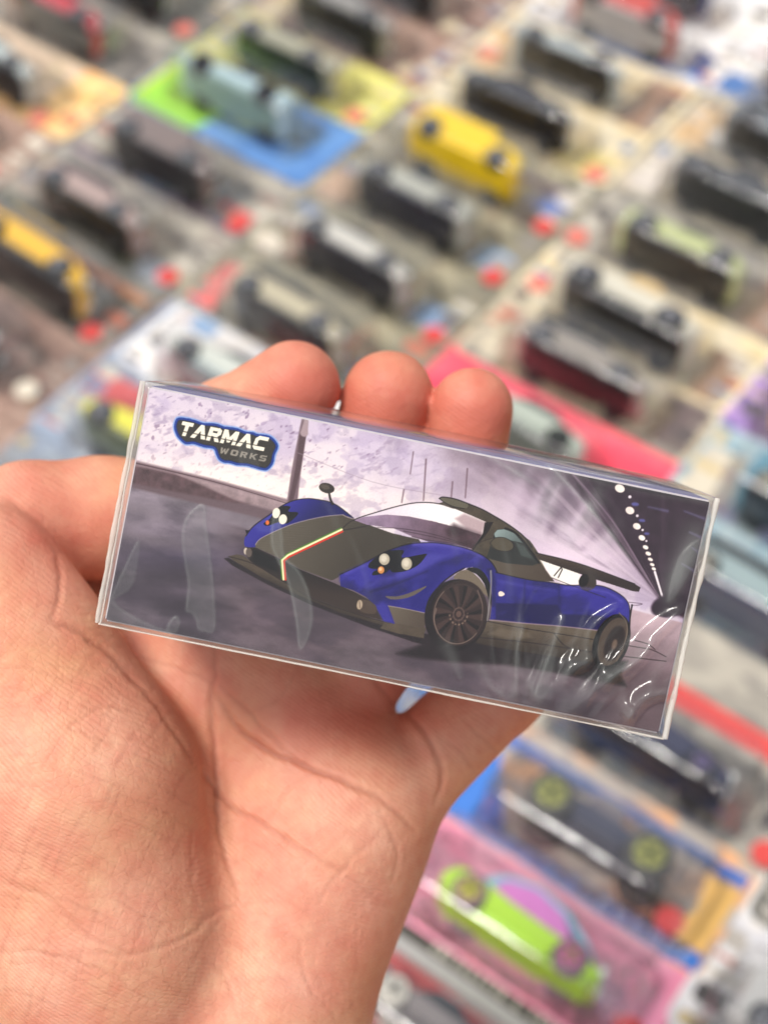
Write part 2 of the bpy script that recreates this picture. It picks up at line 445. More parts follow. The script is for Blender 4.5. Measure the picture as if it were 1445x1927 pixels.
CARDW = 0.1254
def package(p, q_car, label, card, car, panels=(), sticker=None, blister=(0.041, 0.001, 0.032, 0.0285), car_y=0.003, width=CARDW, cat='toy package', flip=False, kind='coupe', lift=0.0, car_x=0.0, yaw=0.0, no_blister=False, car_dy=0.0156, cardh=CARD_H, csc=0.9, busy=True):
    """p, q in mm along the rows / columns of the table; q_car is the middle of the car"""
    qb = q_car - (car_y * 1000 + 12)
    root = bpy.data.objects.new('carded_toy_car', None)
    COL.objects.link(root)
    root.empty_display_size = 0.02
    base = TA * p * MM + TB * qb * MM
    root.location = (base[0], base[1], 0.0006 + CARD_H * SLOPE + lift)
    root.rotation_mode = 'XYZ'
    root.rotation_euler = (-math.atan(SLOPE), 0, math.atan2(TA[1], TA[0]) + yaw)
    rj = random.Random(label)
    root.rotation_euler[2] += rj.uniform(-.03, .03)
    root['label'] = label; root['category'] = cat; root['group'] = 'carded toy cars laid out in overlapping columns on the table'
    w = width / 2
    me = shared(('card', width, cardh), lambda: poly_prism(round_rect(-w, 0, w, cardh, 0.005, 4), 0, 0.0006))
    link('card', me, card, root)
    lev = 0
    for pn in panels:
        pts, colr = pn[0], pn[1]
        letter = len(pn) > 2 and pn[2] == 'printed_letter'
        lev += 0 if letter else 1
        pm = poly_prism([(x * MM, y * MM) for x, y in pts], 0.0006, 0.0006 + 0.00012 * (lev + letter))
        o = link(pn[2] if len(pn) > 2 else 'printed_panel', pm, colr if not isinstance(colr, tuple) else paint(colr, 0.35), root)
    if busy:      # small printed blocks, lines of lettering and emblems round the blister
        inks = [(214, 206, 190), (84, 80, 80), (136, 130, 124), (186, 116, 96), (126, 140, 166), (200, 178, 130), (110, 100, 94), (184, 176, 166), (160, 150, 140), (196, 188, 174)]
        for side in (-1, 1):
            y = rj.uniform(2, 6)
            while y < 44:
                hgt = rj.choice((2.0, 3.0, 5.0, 8.0)); wd_ = rj.uniform(5, 15)
                xc = side * (61 - wd_ / 2 - rj.uniform(0.5, 3))
                lev += 1
                if rj.random() < .45 and hgt <= 3:
                    for gl in glyphs(xc - wd_ / 2, y, xc + wd_ / 2, y + hgt, 6, rj.choice(inks), rj.random()):
                        pm = poly_prism([(x * MM, yy * MM) for x, yy in gl[0]], 0.0006, 0.0006 + 0.00004 * lev)
                        link('printed_letter', pm, paint(gl[1], 0.35), root)
                else:
                    pts = round_rect(xc - wd_ / 2, y, xc + wd_ / 2, y + hgt, min(hgt, wd_) * rj.uniform(.15, .49), 3)
                    link('printed_emblem', poly_prism([(x * MM, yy * MM) for x, yy in pts], 0.0006, 0.0006 + 0.00004 * lev), paint(rj.choice(inks), 0.35), root)
                y += hgt + rj.uniform(1.5, 6)
    if sticker:
        sx, sy, col_ = sticker
        sm = shared(('dot',), lambda: poly_prism(disc(0, 0, 0.0055, 24), 0.0006, 0.0018))
        o = link('price_sticker', sm, paint(col_, 0.5, noise=0.03), root); o.location = (sx * MM, sy * MM, 0)
        o['label'] = 'small round red price sticker'
    if not no_blister:
        hx, y0, y1, h = blister
        link('blister', blister_mesh(hx, y0, y1, h), BLISTER, root).location = (car_x, 0, 0.0006)
    if car is not None:
        add_car(root, kind, car_x, car_y, flip, car, csc)
    return root

def rect(x0, y0, x1, y1): return [(x0, y0), (x1, y0), (x1, y1), (x0, y1)]

RED = (206, 70, 66); RED2 = (216, 118, 104)
C0, C1, C2, C3, C4, C5 = -348, -223, -97, 29, 154, 281
grey = card_art((128, 122, 112), (150, 143, 130), (96, 92, 88), 1)
greyd = card_art((84, 84, 78), (104, 100, 92), (66, 64, 62), 2)
brown = card_art((138, 110, 96), (152, 128, 114), (112, 84, 74), 3)
brownd = card_art((112, 88, 78), (130, 106, 94), (88, 68, 62), 31)
cream = card_art((198, 186, 158), (180, 168, 142), (214, 190, 140), 4)
beige = card_art((172, 160, 136), (188, 178, 156), (150, 138, 118), 5)
olivec = card_art((196, 192, 92), (176, 172, 84), (206, 198, 120), 6)
oliveg = card_art((118, 112, 92), (136, 128, 104), (92, 90, 80), 61)
whitec = card_art((205, 202, 200), (190, 188, 190), (214, 206, 196), 7)
bluegrey = card_art((128, 140, 158), (150, 156, 162), (104, 112, 126), 8)
orangec = card_art((232, 178, 110), (226, 160, 92), (240, 196, 140), 9)
pinkc = card_art((228, 132, 160), (218, 122, 150), (232, 150, 170), 10)
redc = card_art((222, 66, 84), (206, 54, 74), (232, 84, 96), 12)
purplec = card_art((150, 118, 176), (120, 96, 150), (176, 140, 190), 13)
buggyart = card_art((158, 148, 138), (206, 150, 104), (122, 116, 116), 14)
tealc = card_art((120, 146, 156), (88, 120, 136), (160, 172, 172), 15)

# ---- column beside the far left edge
package(C0, 264, 'grey carded car farthest up the leftmost column', grey, dict(body=(70, 66, 72)), kind='wagon')
package(C0 + 2, 214, 'dark carded car with a silvery blister glint above the red car', greyd, dict(body=(60, 54, 62), roof=(180, 184, 196)), sticker=(48, 8, RED2))
package(C0, 164, 'red carded car on grey card above the orange card', grey, dict(body=(196, 48, 58), roof=(216, 130, 120), chas=(92, 96, 96)), kind='wagon', panels=[(rect(-58, 2, 58, 40), (140, 134, 126))])
package(C0, 112, 'white and black carded car on orange card', orangec, dict(body=(196, 204, 200), roof=(214, 216, 208)), panels=[(rect(-58, 20, 30, 60), (222, 196, 168))], sticker=(40, 5, RED2))
package(C0 - 2, 62, 'grey brown carded car below the orange card', brown, dict(body=(150, 140, 132), roof=(170, 160, 150)), sticker=(50, 8, RED))
package(C0, 12, 'grey carded car low in the leftmost column', greyd, dict(body=(120, 112, 104)))

# ---- column with the green and blue card
package(C1, 358, 'brown carded car at the far end of the green card column', brown, dict(body=(90, 84, 80)))
package(C1, 308, 'black carded car on brown card behind the silver car', brownd, dict(body=(60, 58, 60), roof=(150, 140, 130)), kind='wagon', sticker=(44, 8, (206, 190, 160)))
package(C1 + 2, 259, 'silver carded car with black underside on brown card', brown, dict(body=(150, 146, 140), roof=(186, 192, 198)), kind='wagon', panels=[(rect(-58, 1, -40, 42), (196, 180, 150))], sticker=(46, 9, (196, 178, 150)))
package(C1, 211, 'dark green carded car on olive yellow card', olivec, dict(body=(168, 164, 140), roof=(196, 190, 160), chas=(44, 52, 40)), panels=[(rect(-58, 14, 20, 48), (170, 160, 134))], sticker=(50, 8, RED2))
package(C1, 171, 'pale blue racing car on bright green and blue card', card_art((70, 112, 166), (82, 124, 176), (60, 100, 156), 16),
        dict(body=(176, 200, 206), roof=(214, 222, 196), chas=(132, 160, 150), rim=(40, 44, 60)), kind='racer', car_y=0.017, csc=.95, busy=False, blister=(0.044, 0.013, 0.044, 0.029),
        panels=[([(-61, 6), (-61, 66), (-10, 66), (-4, 34), (-14, 1), (-56, 1)], (150, 208, 72)), ([(-60, 8), (-60, 66), (-57, 66), (-57, 8)], (206, 206, 84))], flip=True)
package(C1 + 3, 108, 'black carded car with orange trim under the green and blue card', grey, dict(body=(126, 110, 104), roof=(206, 150, 120), win=(60, 60, 66), chas=(30, 28, 34)), kind='van', panels=[(rect(-58, 0, 58, 6), (118, 100, 116)), (rect(34, 12, 56, 17), (206, 84, 88))], sticker=(52, 7, RED))
package(C1, 58, 'pinkish silver carded car with long black underside on grey card', grey, dict(body=(176, 152, 144), roof=(196, 150, 142), chas=(40, 38, 36)), kind='wagon', panels=[(rect(-58, 0, 58, 7), (96, 100, 86)), (rect(34, 0, 56, 14), (150, 158, 168))], sticker=(52, 8, RED))
package(C1 - 4, 11, 'yellow carded car with black underside on dark card beside the bare wood strip', greyd, dict(body=(236, 186, 48), roof=(240, 190, 50), win=(96, 92, 86), chas=(34, 32, 34)), kind='wagon', csc=1.0, car_x=0.010, panels=[(rect(-58, 34, 58, 40), (178, 118, 88))], sticker=(52, 6, RED))
package(C1, -40, 'dark carded car on reddish brown card below the yellow car', brownd, dict(body=(96, 78, 74), roof=(120, 96, 92)), sticker=(50, 10, (214, 204, 186)))
package(C1 + 4, -92, 'brown carded car with a pale sticker at the near end of its column', brown, dict(body=(120, 104, 100), roof=(170, 160, 156)), sticker=(52, 12, (214, 204, 186)))
package(C1, -142, 'beige carded car at the nearest end of the green card column', beige, dict(body=(150, 140, 130)))

# ---- column with the yellow van
package(C2, 398, 'blue and white carded car at the far end of the yellow van column', whitec, dict(body=(60, 80, 140), roof=(200, 204, 210)))
package(C2 + 4, 352, 'red topped carded car on white card with a blue sweep', whitec, dict(body=(200, 74, 62), roof=(206, 78, 64), win=(190, 190, 196), chas=(176, 170, 168)), kind='van',
        panels=[([(-20, 0), (20, -0.5), (58, 8), (58, 14), (24, 5), (-16, 6)], (64, 120, 190)), ([(34, 14), (52, 10), (52, 30), (36, 34)], (40, 56, 120))])
package(C2, 300, 'long steel blue carded car with dark underside on cream card', cream, dict(body=(168, 176, 176), roof=(170, 188, 196), chas=(52, 46, 38)), kind='racer', panels=[(rect(-58, 0, -38, 44), (222, 178, 120)), (rect(36, 0, 58, 46), (150, 122, 104))], sticker=(-50, 10, RED2))
package(C2, 250, 'black carded car on cream and yellow card', cream, dict(body=(46, 44, 50), roof=(70, 66, 64), chas=(26, 24, 32)), kind='coupe', panels=[(rect(30, 2, 58, 24), (206, 188, 118))], sticker=(53, 6, RED2))
package(C2, 202, 'bright yellow van in blister with purple grey card', oliveg, dict(body=(246, 206, 22), roof=(250, 208, 40), win=(96, 100, 90), chas=(242, 204, 10), tyre=(28, 28, 30)), kind='van', panels=[(rect(-58, 30, 58, 35), (128, 108, 134)), (rect(36, 14, 57, 26), (112, 128, 180)), (rect(36, 0, 57, 12), (96, 84, 76))], sticker=(54, 5, RED))
package(C2, 157, 'white and navy carded car below the yellow van', oliveg, dict(body=(176, 176, 164), roof=(206, 206, 190), chas=(38, 38, 52)), kind='pickup', flip=True, panels=[(rect(36, 8, 57, 24), (140, 164, 190)), (rect(-58, 0, -36, 26), (176, 150, 130))], sticker=(54, 5, RED))
package(C2, 107, 'orange and white carded car with dark underside on olive grey card', oliveg, dict(body=(204, 200, 190), roof=(226, 164, 124), chas=(44, 42, 52)), kind='coupe', panels=[(rect(36, 8, 57, 24), (134, 158, 188)), (rect(-58, 2, -36, 14), (206, 196, 180))], sticker=(54, 6, RED))
package(C2, 57, 'cream carded car with black underside between the fingers and the orange car', oliveg, dict(body=(190, 180, 152), roof=(196, 188, 164), chas=(32, 32, 34)), kind='wagon', panels=[(rect(-58, 4, -42, 36), (226, 112, 108)), (rect(36, 8, 57, 24), (140, 160, 186))], sticker=(54, 6, RED))
package(C2 + 4, 9, 'pale carded car on white card with a red stripe beside the index fingertip', whitec, dict(body=(206, 210, 200), roof=(226, 222, 204), chas=(150, 166, 170)), kind='coupe', panels=[(rect(-20, 28, 50, 36), (214, 92, 96)), (rect(-50, 36, -36, 46), (130, 166, 206))], flip=True)
package(C2, -42, 'yellow carded car on blue grey card with a red stripe', bluegrey, dict(body=(226, 220, 70), roof=(234, 228, 90), win=(150, 160, 120), chas=(96, 104, 70)), kind='coupe', panels=[(rect(-58, 30, 58, 46), (214, 84, 82))], flip=True)
package(C2, -92, 'grey carded car on pale card under the thumb', bluegrey, dict(body=(170, 170, 166), roof=(190, 190, 186)))
package(C2, -142, 'beige carded car hidden partly by the thumb', beige, dict(body=(150, 146, 140)))

# ---- column with the pale yellow and black cars
package(C3, 404, 'white carded car at the far corner of the table', whitec, dict(body=(190, 190, 194), roof=(210, 206, 206)))
package(C3 - 2, 356, 'blue grey carded car on white card near the far corner', whitec, dict(body=(120, 130, 150), roof=(180, 196, 204)), panels=[(rect(-58, 0, -30, 20), (70, 120, 186))])
package(C3, 306, 'dark carded car with steel grey side on beige card', beige, dict(body=(116, 120, 124), roof=(160, 172, 178), chas=(34, 34, 36)), kind='wagon', panels=[(rect(-58, 0, -38, 40), (216, 180, 134))], sticker=(-36, 14, (210, 206, 200)))
package(C3, 256, 'charcoal carded car with two dark layers on pale beige card', beige, dict(body=(82, 82, 84), roof=(214, 196, 176), chas=(40, 42, 44)), kind='pickup', panels=[(rect(-58, 4, -40, 40), (206, 196, 186))])
package(C3, 203, 'pale yellow green carded car with black underside', grey, dict(body=(190, 196, 140), roof=(206, 214, 158), win=(60, 58, 60), chas=(44, 40, 42)), kind='pickup', panels=[(rect(36, 2, 58, 40), (156, 128, 110))], sticker=(-55, 8, RED2))
package(C3, 152, 'white and gold carded car with large black underside and curved white trim', cream, dict(body=(214, 208, 190), roof=(228, 192, 130), win=(214, 184, 130), chas=(28, 27, 30)), kind='pickup', csc=1.0, panels=[(rect(38, 2, 58, 36), (150, 124, 104)), ([(30, 0), (40, 2), (42, 20), (36, 26), (34, 8)], (216, 208, 184))], sticker=(-52, 18, RED2))
package(C3 + 2, 112, 'dark maroon carded car on beige card', beige, dict(body=(150, 142, 132), roof=(172, 164, 148), chas=(26, 24, 26)), kind='wagon', panels=[(rect(36, 0, 58, 36), (112, 98, 96)), (rect(-58, 0, 58, 4), (150, 142, 132))])
package(C3, 65, 'pale grey green carded car on bright red card', redc, dict(body=(178, 186, 172), roof=(190, 196, 180), chas=(120, 126, 118), rim=(90, 96, 92)), kind='coupe', flip=True, car_y=0.003, busy=False, blister=(0.036, 0.001, 0.027, 0.026))
package(C3, 18, 'dark carded car behind the wrapped box', grey, dict(body=(70, 70, 78)))
package(C3, -32, 'orange carded car behind the little finger', card_art((214, 160, 110), (200, 150, 110), (90, 130, 190), 17), dict(body=(90, 90, 100)))
package(C3, -82, 'blue and white carded car seen between ring and little finger', card_art((96, 144, 206), (80, 130, 200), (220, 220, 214), 18), dict(body=(110, 150, 210), roof=(206, 208, 200), chas=(90, 140, 206)))
package(C3, -134, 'beige carded car under the palm', beige, dict(body=(120, 110, 104)))

# ---- column with the pink card
package(C4, 250, 'grey carded car far up the pink card column', beige, dict(body=(96, 92, 90)))
package(C4, 198, 'dark carded car above the purple card', greyd, dict(body=(80, 74, 76), roof=(150, 130, 120)), panels=[(rect(-58, 0, 58, 8), (150, 128, 110))])
package(C4, 148, 'yellow and green carded car on purple card', purplec, dict(body=(232, 176, 60), roof=(60, 96, 66), win=(232, 170, 60), chas=(196, 160, 96)), kind='coupe', car_x=-0.008)
package(C4, 96, 'teal blue carded car with round white headlight', tealc, dict(body=(96, 142, 160), roof=(130, 170, 184), rim=(214, 206, 186), chas=(38, 44, 54)), kind='van', panels=[(rect(-58, 0, -34, 36), (206, 196, 176))])
package(C4, 44, 'grey teal carded car with dark navy stripe beside the box corner', tealc, dict(body=(150, 168, 168), roof=(170, 180, 176), chas=(50, 62, 92), rim=(206, 200, 184)), kind='wagon', panels=[(rect(-58, 0, 58, 9), (60, 66, 96))])
package(C4 + 4, -37, 'navy blue carded car on grey card with a red stripe', grey, dict(body=(44, 46, 72), roof=(128, 124, 112), win=(120, 116, 110), chas=(30, 31, 46), rim=(130, 118, 160)), kind='coupe', panels=[(rect(-58, 42, 58, 52), (222, 76, 72))], sticker=(55, 6, RED), car_y=0.004)
package(C4, -84, 'black buggy with green wheels on blue and orange card', buggyart,
        dict(body=(54, 56, 74), roof=(150, 146, 146), win=(110, 104, 108), chas=(60, 58, 70), rim=(176, 178, 96), tyre=(66, 64, 60)), kind='buggy', car_y=0.009, car_x=0.008, csc=.82, busy=False, blister=(0.044, 0.003, 0.0385, 0.030),
        panels=[([(-61, 1), (61, 1), (61, 8), (20, 8), (-24, 7), (-50, 44), (-61, 44)], (66, 120, 200)), ([(-58, 26), (-52, 22), (-46, 24), (-48, 30), (-55, 32)], (206, 214, 226)), (rect(-58, 40, 60, 45), (70, 112, 190)), ([(44, 9), (60, 9), (60, 38), (46, 38), (50, 22)], (232, 184, 104))]
        + glyphs(20, 2.4, 56, 6.4, 16, (196, 206, 226), 5) + glyphs(-34, 2.4, 10, 6.0, 22, (120, 150, 206), 6), sticker=(44, 13, RED))
package(C4, -130, 'lime green and blue carded car on pink card', pinkc,
        dict(body=(172, 218, 24), roof=(118, 178, 200), win=(204, 118, 190), chas=(180, 226, 8), rim=(214, 206, 60), rim2=(214, 92, 160), tyre=(120, 84, 100)), kind='bubble', car_y=0.006, car_x=0.006, csc=.9, busy=False, blister=(0.047, 0.002, 0.036, 0.029), sticker=(53, 12, RED))
package(C4, -173, 'grey carded car with round silver wheel on red printed card', card_art((150, 146, 142), (170, 120, 112), (110, 104, 104), 19),
        dict(body=(120, 112, 110), roof=(150, 146, 144), rim=(196, 192, 182), tyre=(190, 186, 176), chas=(90, 84, 84)), kind='racer', csc=.82, car_y=0.016, blister=(0.041, 0.012, 0.035, 0.0245), busy=False,
        panels=[(rect(-61, 41, 61, 47.5), (164, 162, 160)), ([(-61, 14), (-61, 41), (-10, 41), (24, 38), (40, 30), (10, 14)], (208, 62, 60)), (rect(-61, 47.5, 61, 60), (58, 54, 47))] + glyphs(-18, 49.0, 46, 53.4, 20, (190, 186, 172), 9), car_x=0.004)
package(C4, -232, 'pale carded car at the near end of the pink card column', whitec, dict(body=(150, 150, 156)))

# ---- column at the right edge
package(C5, -56, 'dark carded car with silver wheels beside the orange card corner', greyd, dict(body=(60, 58, 56), rim=(190, 188, 182)), kind='pickup')
package(C5 - 4, -108, 'pale grey white carded car beside the pink card', whitec, dict(body=(206, 204, 198), roof=(214, 212, 206), win=(180, 182, 182), chas=(196, 194, 190)), kind='van', car_x=-0.012)
package(C5, -160, 'white carded car at the near right edge of the table', whitec, dict(body=(190, 190, 190)))
#@@BOX
# ------------------------------------------------------------------ wrapped box
BW, BH, BD = 0.0838, 0.0354, 0.038
ANG, TILT = math.radians(11.55), math.radians(5.0)
_n = -FW
_ex = RT * math.cos(ANG) - UP * math.sin(ANG)
_ey0 = RT * math.sin(ANG) + UP * math.cos(ANG)
B_EX = _ex
B_EY = _ey0 * math.cos(TILT) + _n * math.sin(TILT)
B_EZ = _n * math.cos(TILT) - _ey0 * math.sin(TILT)
B_O = cam2world(pxw(763.5, 1056, 234.5))                    # middle of the front face

def box_px(x, y, z=0.0):
    """front-face coordinates (m) -> photo pixel"""
    P = B_O + np.asarray(x)[..., None] * B_EX + np.asarray(y)[..., None] * B_EY + z * B_EZ - CAM
    d = P @ FW
    return PW / 2 + F_PX * (P @ RT) / d, PH / 2 - F_PX * (P @ UP) / d

def px_box(u, v):
    r = FW * F_PX + RT * (u - PW / 2) - UP * (v - PH / 2)
    t = ((B_O - CAM) @ B_EZ) / (r @ B_EZ)
    P = CAM + r * t - B_O
    return P @ B_EX, P @ B_EY

class Canvas:
    def __init__(s, nx, ny):
        s.nx, s.ny = nx, ny
        x = (np.arange(nx) + .5) / nx * BW - BW / 2
        y = (np.arange(ny) + .5) / ny * BH - BH / 2
        X, Y = np.meshgrid(x, y, indexing='ij')
        s.u, s.v = box_px(X, Y)
        s.u = s.u.astype(np.float32); s.v = s.v.astype(np.float32)
        s.img = np.zeros((nx, ny, 3), np.float32)
    def window(s, pts, pad=3):
        p = np.asarray(pts)
        a = [px_box(q[0], q[1]) for q in ((p[:, 0].min() - pad, p[:, 1].min() - pad), (p[:, 0].max() + pad, p[:, 1].min() - pad), (p[:, 0].min() - pad, p[:, 1].max() + pad), (p[:, 0].max() + pad, p[:, 1].max() + pad))]
        xs = [q[0] for q in a]; ys = [q[1] for q in a]
        i0 = max(int((min(xs) / BW + .5) * s.nx) - 1, 0); i1 = min(int((max(xs) / BW + .5) * s.nx) + 2, s.nx)
        j0 = max(int((min(ys) / BH + .5) * s.ny) - 1, 0); j1 = min(int((max(ys) / BH + .5) * s.ny) + 2, s.ny)
        return (slice(i0, max(i1, i0)), slice(j0, max(j1, j0)))
    def cover(s, sl, pts, soft=0.0):
        u = s.u[sl]; v = s.v[sl]
        p = np.asarray(pts); q = np.roll(p, -1, 0)
        ins = np.zeros(u.shape, bool)
        for (ax, ay), (bx, by) in zip(p, q):
            if ay == by: continue
            c = ((ay > v) != (by > v)) & (u < (bx - ax) * (v - ay) / (by - ay) + ax)
            ins ^= c
        if soft <= 0: return ins.astype(float)
        d, _ = dist_polyline(u, v, np.vstack([p, p[:1]]))
        sd = np.where(ins, d, -d)
        return sstep(-soft, soft, sd)
    def blend(s, sl, a, c):
        c = np.asarray(c, float)
        s.img[sl] = s.img[sl] * (1 - a[..., None]) + c * a[..., None]
    def poly(s, pts, c, smooth=0, soft=0.0, alpha=1.0, c2=None, gdir=None, tex=0.0, seed=1):
        """pts in photo px; optional gradient c -> c2 between the two points gdir"""
        p = np.asarray(pts, float)
        if smooth: p = smooth_closed(p, smooth)
        sl = s.window(p, 3 + soft)
        if s.u[sl].size == 0: return
        a = s.cover(sl, p, soft) * alpha
        col = np.asarray(c, float) * np.ones(s.u[sl].shape + (3,))
        if c2 is not None:
            (x0, y0), (x1, y1) = gdir
            t = ((s.u[sl] - x0) * (x1 - x0) + (s.v[sl] - y0) * (y1 - y0)) / ((x1 - x0) ** 2 + (y1 - y0) ** 2)
            t = np.clip(t, 0, 1)[..., None]
            col = col * (1 - t) + np.asarray(c2, float) * t
        if tex:
            col = col * (1 + tex * (vnoise(s.u[sl] + 500, s.v[sl] + 500, 14, seed, 4) - .5)[..., None])
        s.blend(sl, a, col)
    def line(s, pts, w0, c, w1=None, alpha=1.0, smooth=6, soft=0.6):
        p = np.asarray(pts, float)
        if smooth: p = smooth_open(p, smooth)
        w1 = w0 if w1 is None else w1
        sl = s.window(p, max(w0, w1) + 3)
        if s.u[sl].size == 0: return
        d, t = dist_polyline(s.u[sl], s.v[sl], p)
        wd = (w0 + (w1 - w0) * t) / 2
        s.blend(sl, (1 - sstep(-soft, soft, d - wd)) * alpha, c)
    def ell(s, cx, cy, rx, ry, c, ang=0, **k):
        a = np.linspace(0, 2 * np.pi, 40, endpoint=False); t = math.radians(ang)
        x = rx * np.cos(a); y = ry * np.sin(a)
        s.poly(np.stack([cx + x * math.cos(t) - y * math.sin(t), cy + x * math.sin(t) + y * math.cos(t)], 1), c, **k)

def paint_front():
    nx, ny = 2148, 906
    cv = Canvas(nx, ny)
    u, v = cv.u, cv.v
    A = lambda L, sx, ox, oy: [(ox + x / sx, oy + y / sx) for x, y in L]
    Fc = lambda *L: A(L, 3.6125, 420, 870)
    Gc = lambda *L: A(L, 4.014, 640, 900)
    Hc = lambda *L: A(L, 2.89, 850, 900)
    Lc = lambda *L: A(L, 3.6125, 240, 690)
    ONE = np.ones(u.shape)
    def full(a, c): cv.img[...] = cv.img * (1 - a[..., None]) + np.asarray(c, float) * a[..., None]
    # --- snowy bank
    cv.img[...] = (226, 218, 228)
    n1 = vnoise(u + 900, v + 300, 46, 3, 4); n2 = vnoise(u * 1.0 + 100, (v + u * .25) * 2.0, 17, 4, 3); n3 = vnoise(u + 10, v * 1.2, 120, 5, 3)
    full(sstep(.42, .62, n3) * .7, (206, 196, 220))
    full(sstep(.5, .62, n1) * .55, (192, 180, 208))
    full(sstep(.6, .78, n2) * .55 * sstep(980, 600, u), (168, 152, 182))
    full(sstep(.74, .86, vnoise(u + 77, (v + .35 * u) * 1.7 + 9, 11, 8, 2)) * .6 * sstep(960, 500, u), (128, 104, 136))
    glow = np.exp(-(((u - 470) / 330) ** 2 + ((v - (905 + (u - 470) * .16)) / 40) ** 2))
    full(glow * .75, (250, 242, 236))
    full(sstep(840, 700, v - (u - 283) * .2) * .35 * sstep(620, 300, u), (190, 180, 214))
    # --- grey rock to the right, then the lit tunnel mouth
    n4 = vnoise(u + 40, v + 70, 60, 9, 5)
    full(sstep(700, 980, u + (n4 - .5) * 260) * .85 * sstep(1000, 860, v - (u - 800) * .15), (150, 136, 150))
    full(sstep(820, 1010, u) * sstep(960, 840, v - (u - 800) * .24) * .6, (112, 96, 112))
    full(sstep(880, 1040, u + (n4 - .5) * 120) * sstep(120, -60, v - (930 + (u - 900) * .42)) * .7, (104, 88, 106))
    g2 = np.exp(-(((u - 1075) / 120) ** 2 + ((v - 1050) / 70) ** 2)); full(g2 * .95, (232, 218, 236))
    g3 = np.exp(-(((u - 985) / 90) ** 2 + ((v - 950) / 70) ** 2)); full(g3 * .6, (198, 184, 204))
    for (x0, y0, x1, y1, ww, al) in ((1035, 900, 1000, 975, 26, .5), (1052, 915, 1020, 1000, 16, .5), (1120, 925, 1062, 1020, 20, .6), (1005, 870, 960, 960, 30, .35), (1150, 1005, 1100, 1060, 14, .4), (1090, 975, 1070, 1030, 16, .4)):
        cv.line([(x0, y0), ((x0 + x1) / 2 - 4, (y0 + y1) / 2), (x1, y1)], ww * .35, (214, 200, 220), ww, alpha=al, soft=10)
    for (x0, y0, x1, y1, ww) in ((1075, 930, 1035, 1000, 22), (1140, 985, 1100, 1030, 14), (1045, 880, 1030, 930, 18)):
        cv.line([(x0, y0), (x1, y1)], ww, (110, 92, 116), ww * .4, alpha=.45, soft=12)
    cv.poly([(1020, 845), (1100, 940), (1170, 1030), (1238, 1122), (1256, 1150), (1300, 1168), (1360, 1180), (1370, 900), (1100, 830)], (68, 52, 68), soft=5, tex=.25)
    cv.poly([(1000, 838), (1350, 905), (1352, 952), (1150, 915), (1060, 885)], (84, 78, 84), soft=10, alpha=.8)
    cv.line([(1040, 873), (1150, 908), (1290, 935)], 2.5, (46, 36, 48), soft=2)
    cv.line([(1045, 852), (1110, 925), (1165, 995), (1240, 1122)], 5, (122, 104, 124), 2.5, alpha=.8, soft=1.6)
    for k, (x0, y0, x1, y1) in enumerate(((1290, 960, 1330, 975), (1300, 1000, 1325, 1012), (1285, 1060, 1310, 1075), (1222, 952, 1258, 960), (1305, 1030, 1322, 1042))):
        cv.line([(x0, y0), (x1, y1)], 3, (120, 118, 160), 5, alpha=.6, soft=3)
    for (x, y, a, b) in ((1168, 917, 9.5, 7.5), (1187, 959, 8.5, 7), (1200, 989, 7.5, 6), (1209.5, 1011, 6.5, 5), (1216.5, 1029, 5.5, 3.8), (1221.5, 1041, 5.5, 3.6), (1225.5, 1052, 5, 3), (1229, 1062, 4.5, 2.8), (1232, 1070, 4.2, 2.8)):
        cv.ell(x, y, a, b, (252, 244, 240), 25, soft=1.0)
    for (x, y, r) in ((1187, 933, 3), (1201, 969, 2.6), (1211, 996, 2.2), (1218, 1017, 2)): cv.ell(x, y, r, r, (236, 230, 240), soft=1)
    for (x, y, r) in ((1197, 947, 7), (1210, 978, 6), (1219, 1003, 5)): cv.ell(x, y, r, r * .5, (118, 122, 196), 5, soft=2, alpha=.8)
    cv.line([(1234, 1076), (1249, 1126)], 4.5, (236, 232, 240), 3.5, soft=1)
    cv.ell(1262, 1140, 36, 22, (58, 40, 58), -15, soft=4)
    # light streaks fanning out of the tunnel mouth
    an = np.arctan2(v - 1135, u - 1250); rd = np.hypot(u - 1250, v - 1135)
    sn = vnoise(an * 520 + 4000 + 12 * vnoise(u, v, 60, 85, 2), rd * .5 + 50, 46, 81, 4); sn2 = vnoise(an * 900 + 4000, rd * .2 + 90, 90, 82, 2)
    zone = sstep(800, 960, u) * sstep(1130, 1060, v - (u - 1000) * .1) * sstep(1262, 1236, u + (v - 1150) * .78 * 0)
    dark_t = sstep(0, 40, u - (1020 + (v - 845) * .78))
    full(sstep(.5, .8, sn) * zone * .4 * (1 - .75 * dark_t), (212, 196, 216))
    full(sstep(.55, .25, sn) * zone * .3 * (1 - .6 * dark_t), (92, 76, 96))
    full(sstep(.58, .7, sn2) * zone * .35 * (1 - .7 * dark_t), (226, 214, 228))
    full(sstep(.55, .7, vnoise(u + 60, v * 1.3 + 200, 26, 83, 4)) * sstep(900, 700, u) * sstep(60, -20, v - (880 + (u - 283) * .22)) * .4, (170, 158, 186))
    # --- road
    road = sstep(-3, 3, v - (872 + (u - 255) * .27)) * sstep(620, 520, u)
    full(road, (120, 104, 112))
    cv.poly([(240, 862), (400, 900), (545, 940), (545, 952), (400, 918), (250, 878)], (150, 132, 140), soft=3)
    cv.poly([(235, 872), (330, 892), (430, 922), (500, 950), (430, 944), (330, 925), (230, 905)], (106, 86, 92), soft=3, tex=.5)
    cv.poly([(330, 890), (430, 915), (540, 945), (540, 968), (440, 940)], (176, 160, 166), soft=4, alpha=.8, tex=.3)
    cv.line([(245, 868), (400, 905), (545, 948)], 2.2, (92, 72, 80), 1.2, soft=1)
    rv = v - (912 + (u - 230) * .24)
    ra = sstep(-3, 5, rv) * sstep(640, 560, u - (v - 1000) * .2)
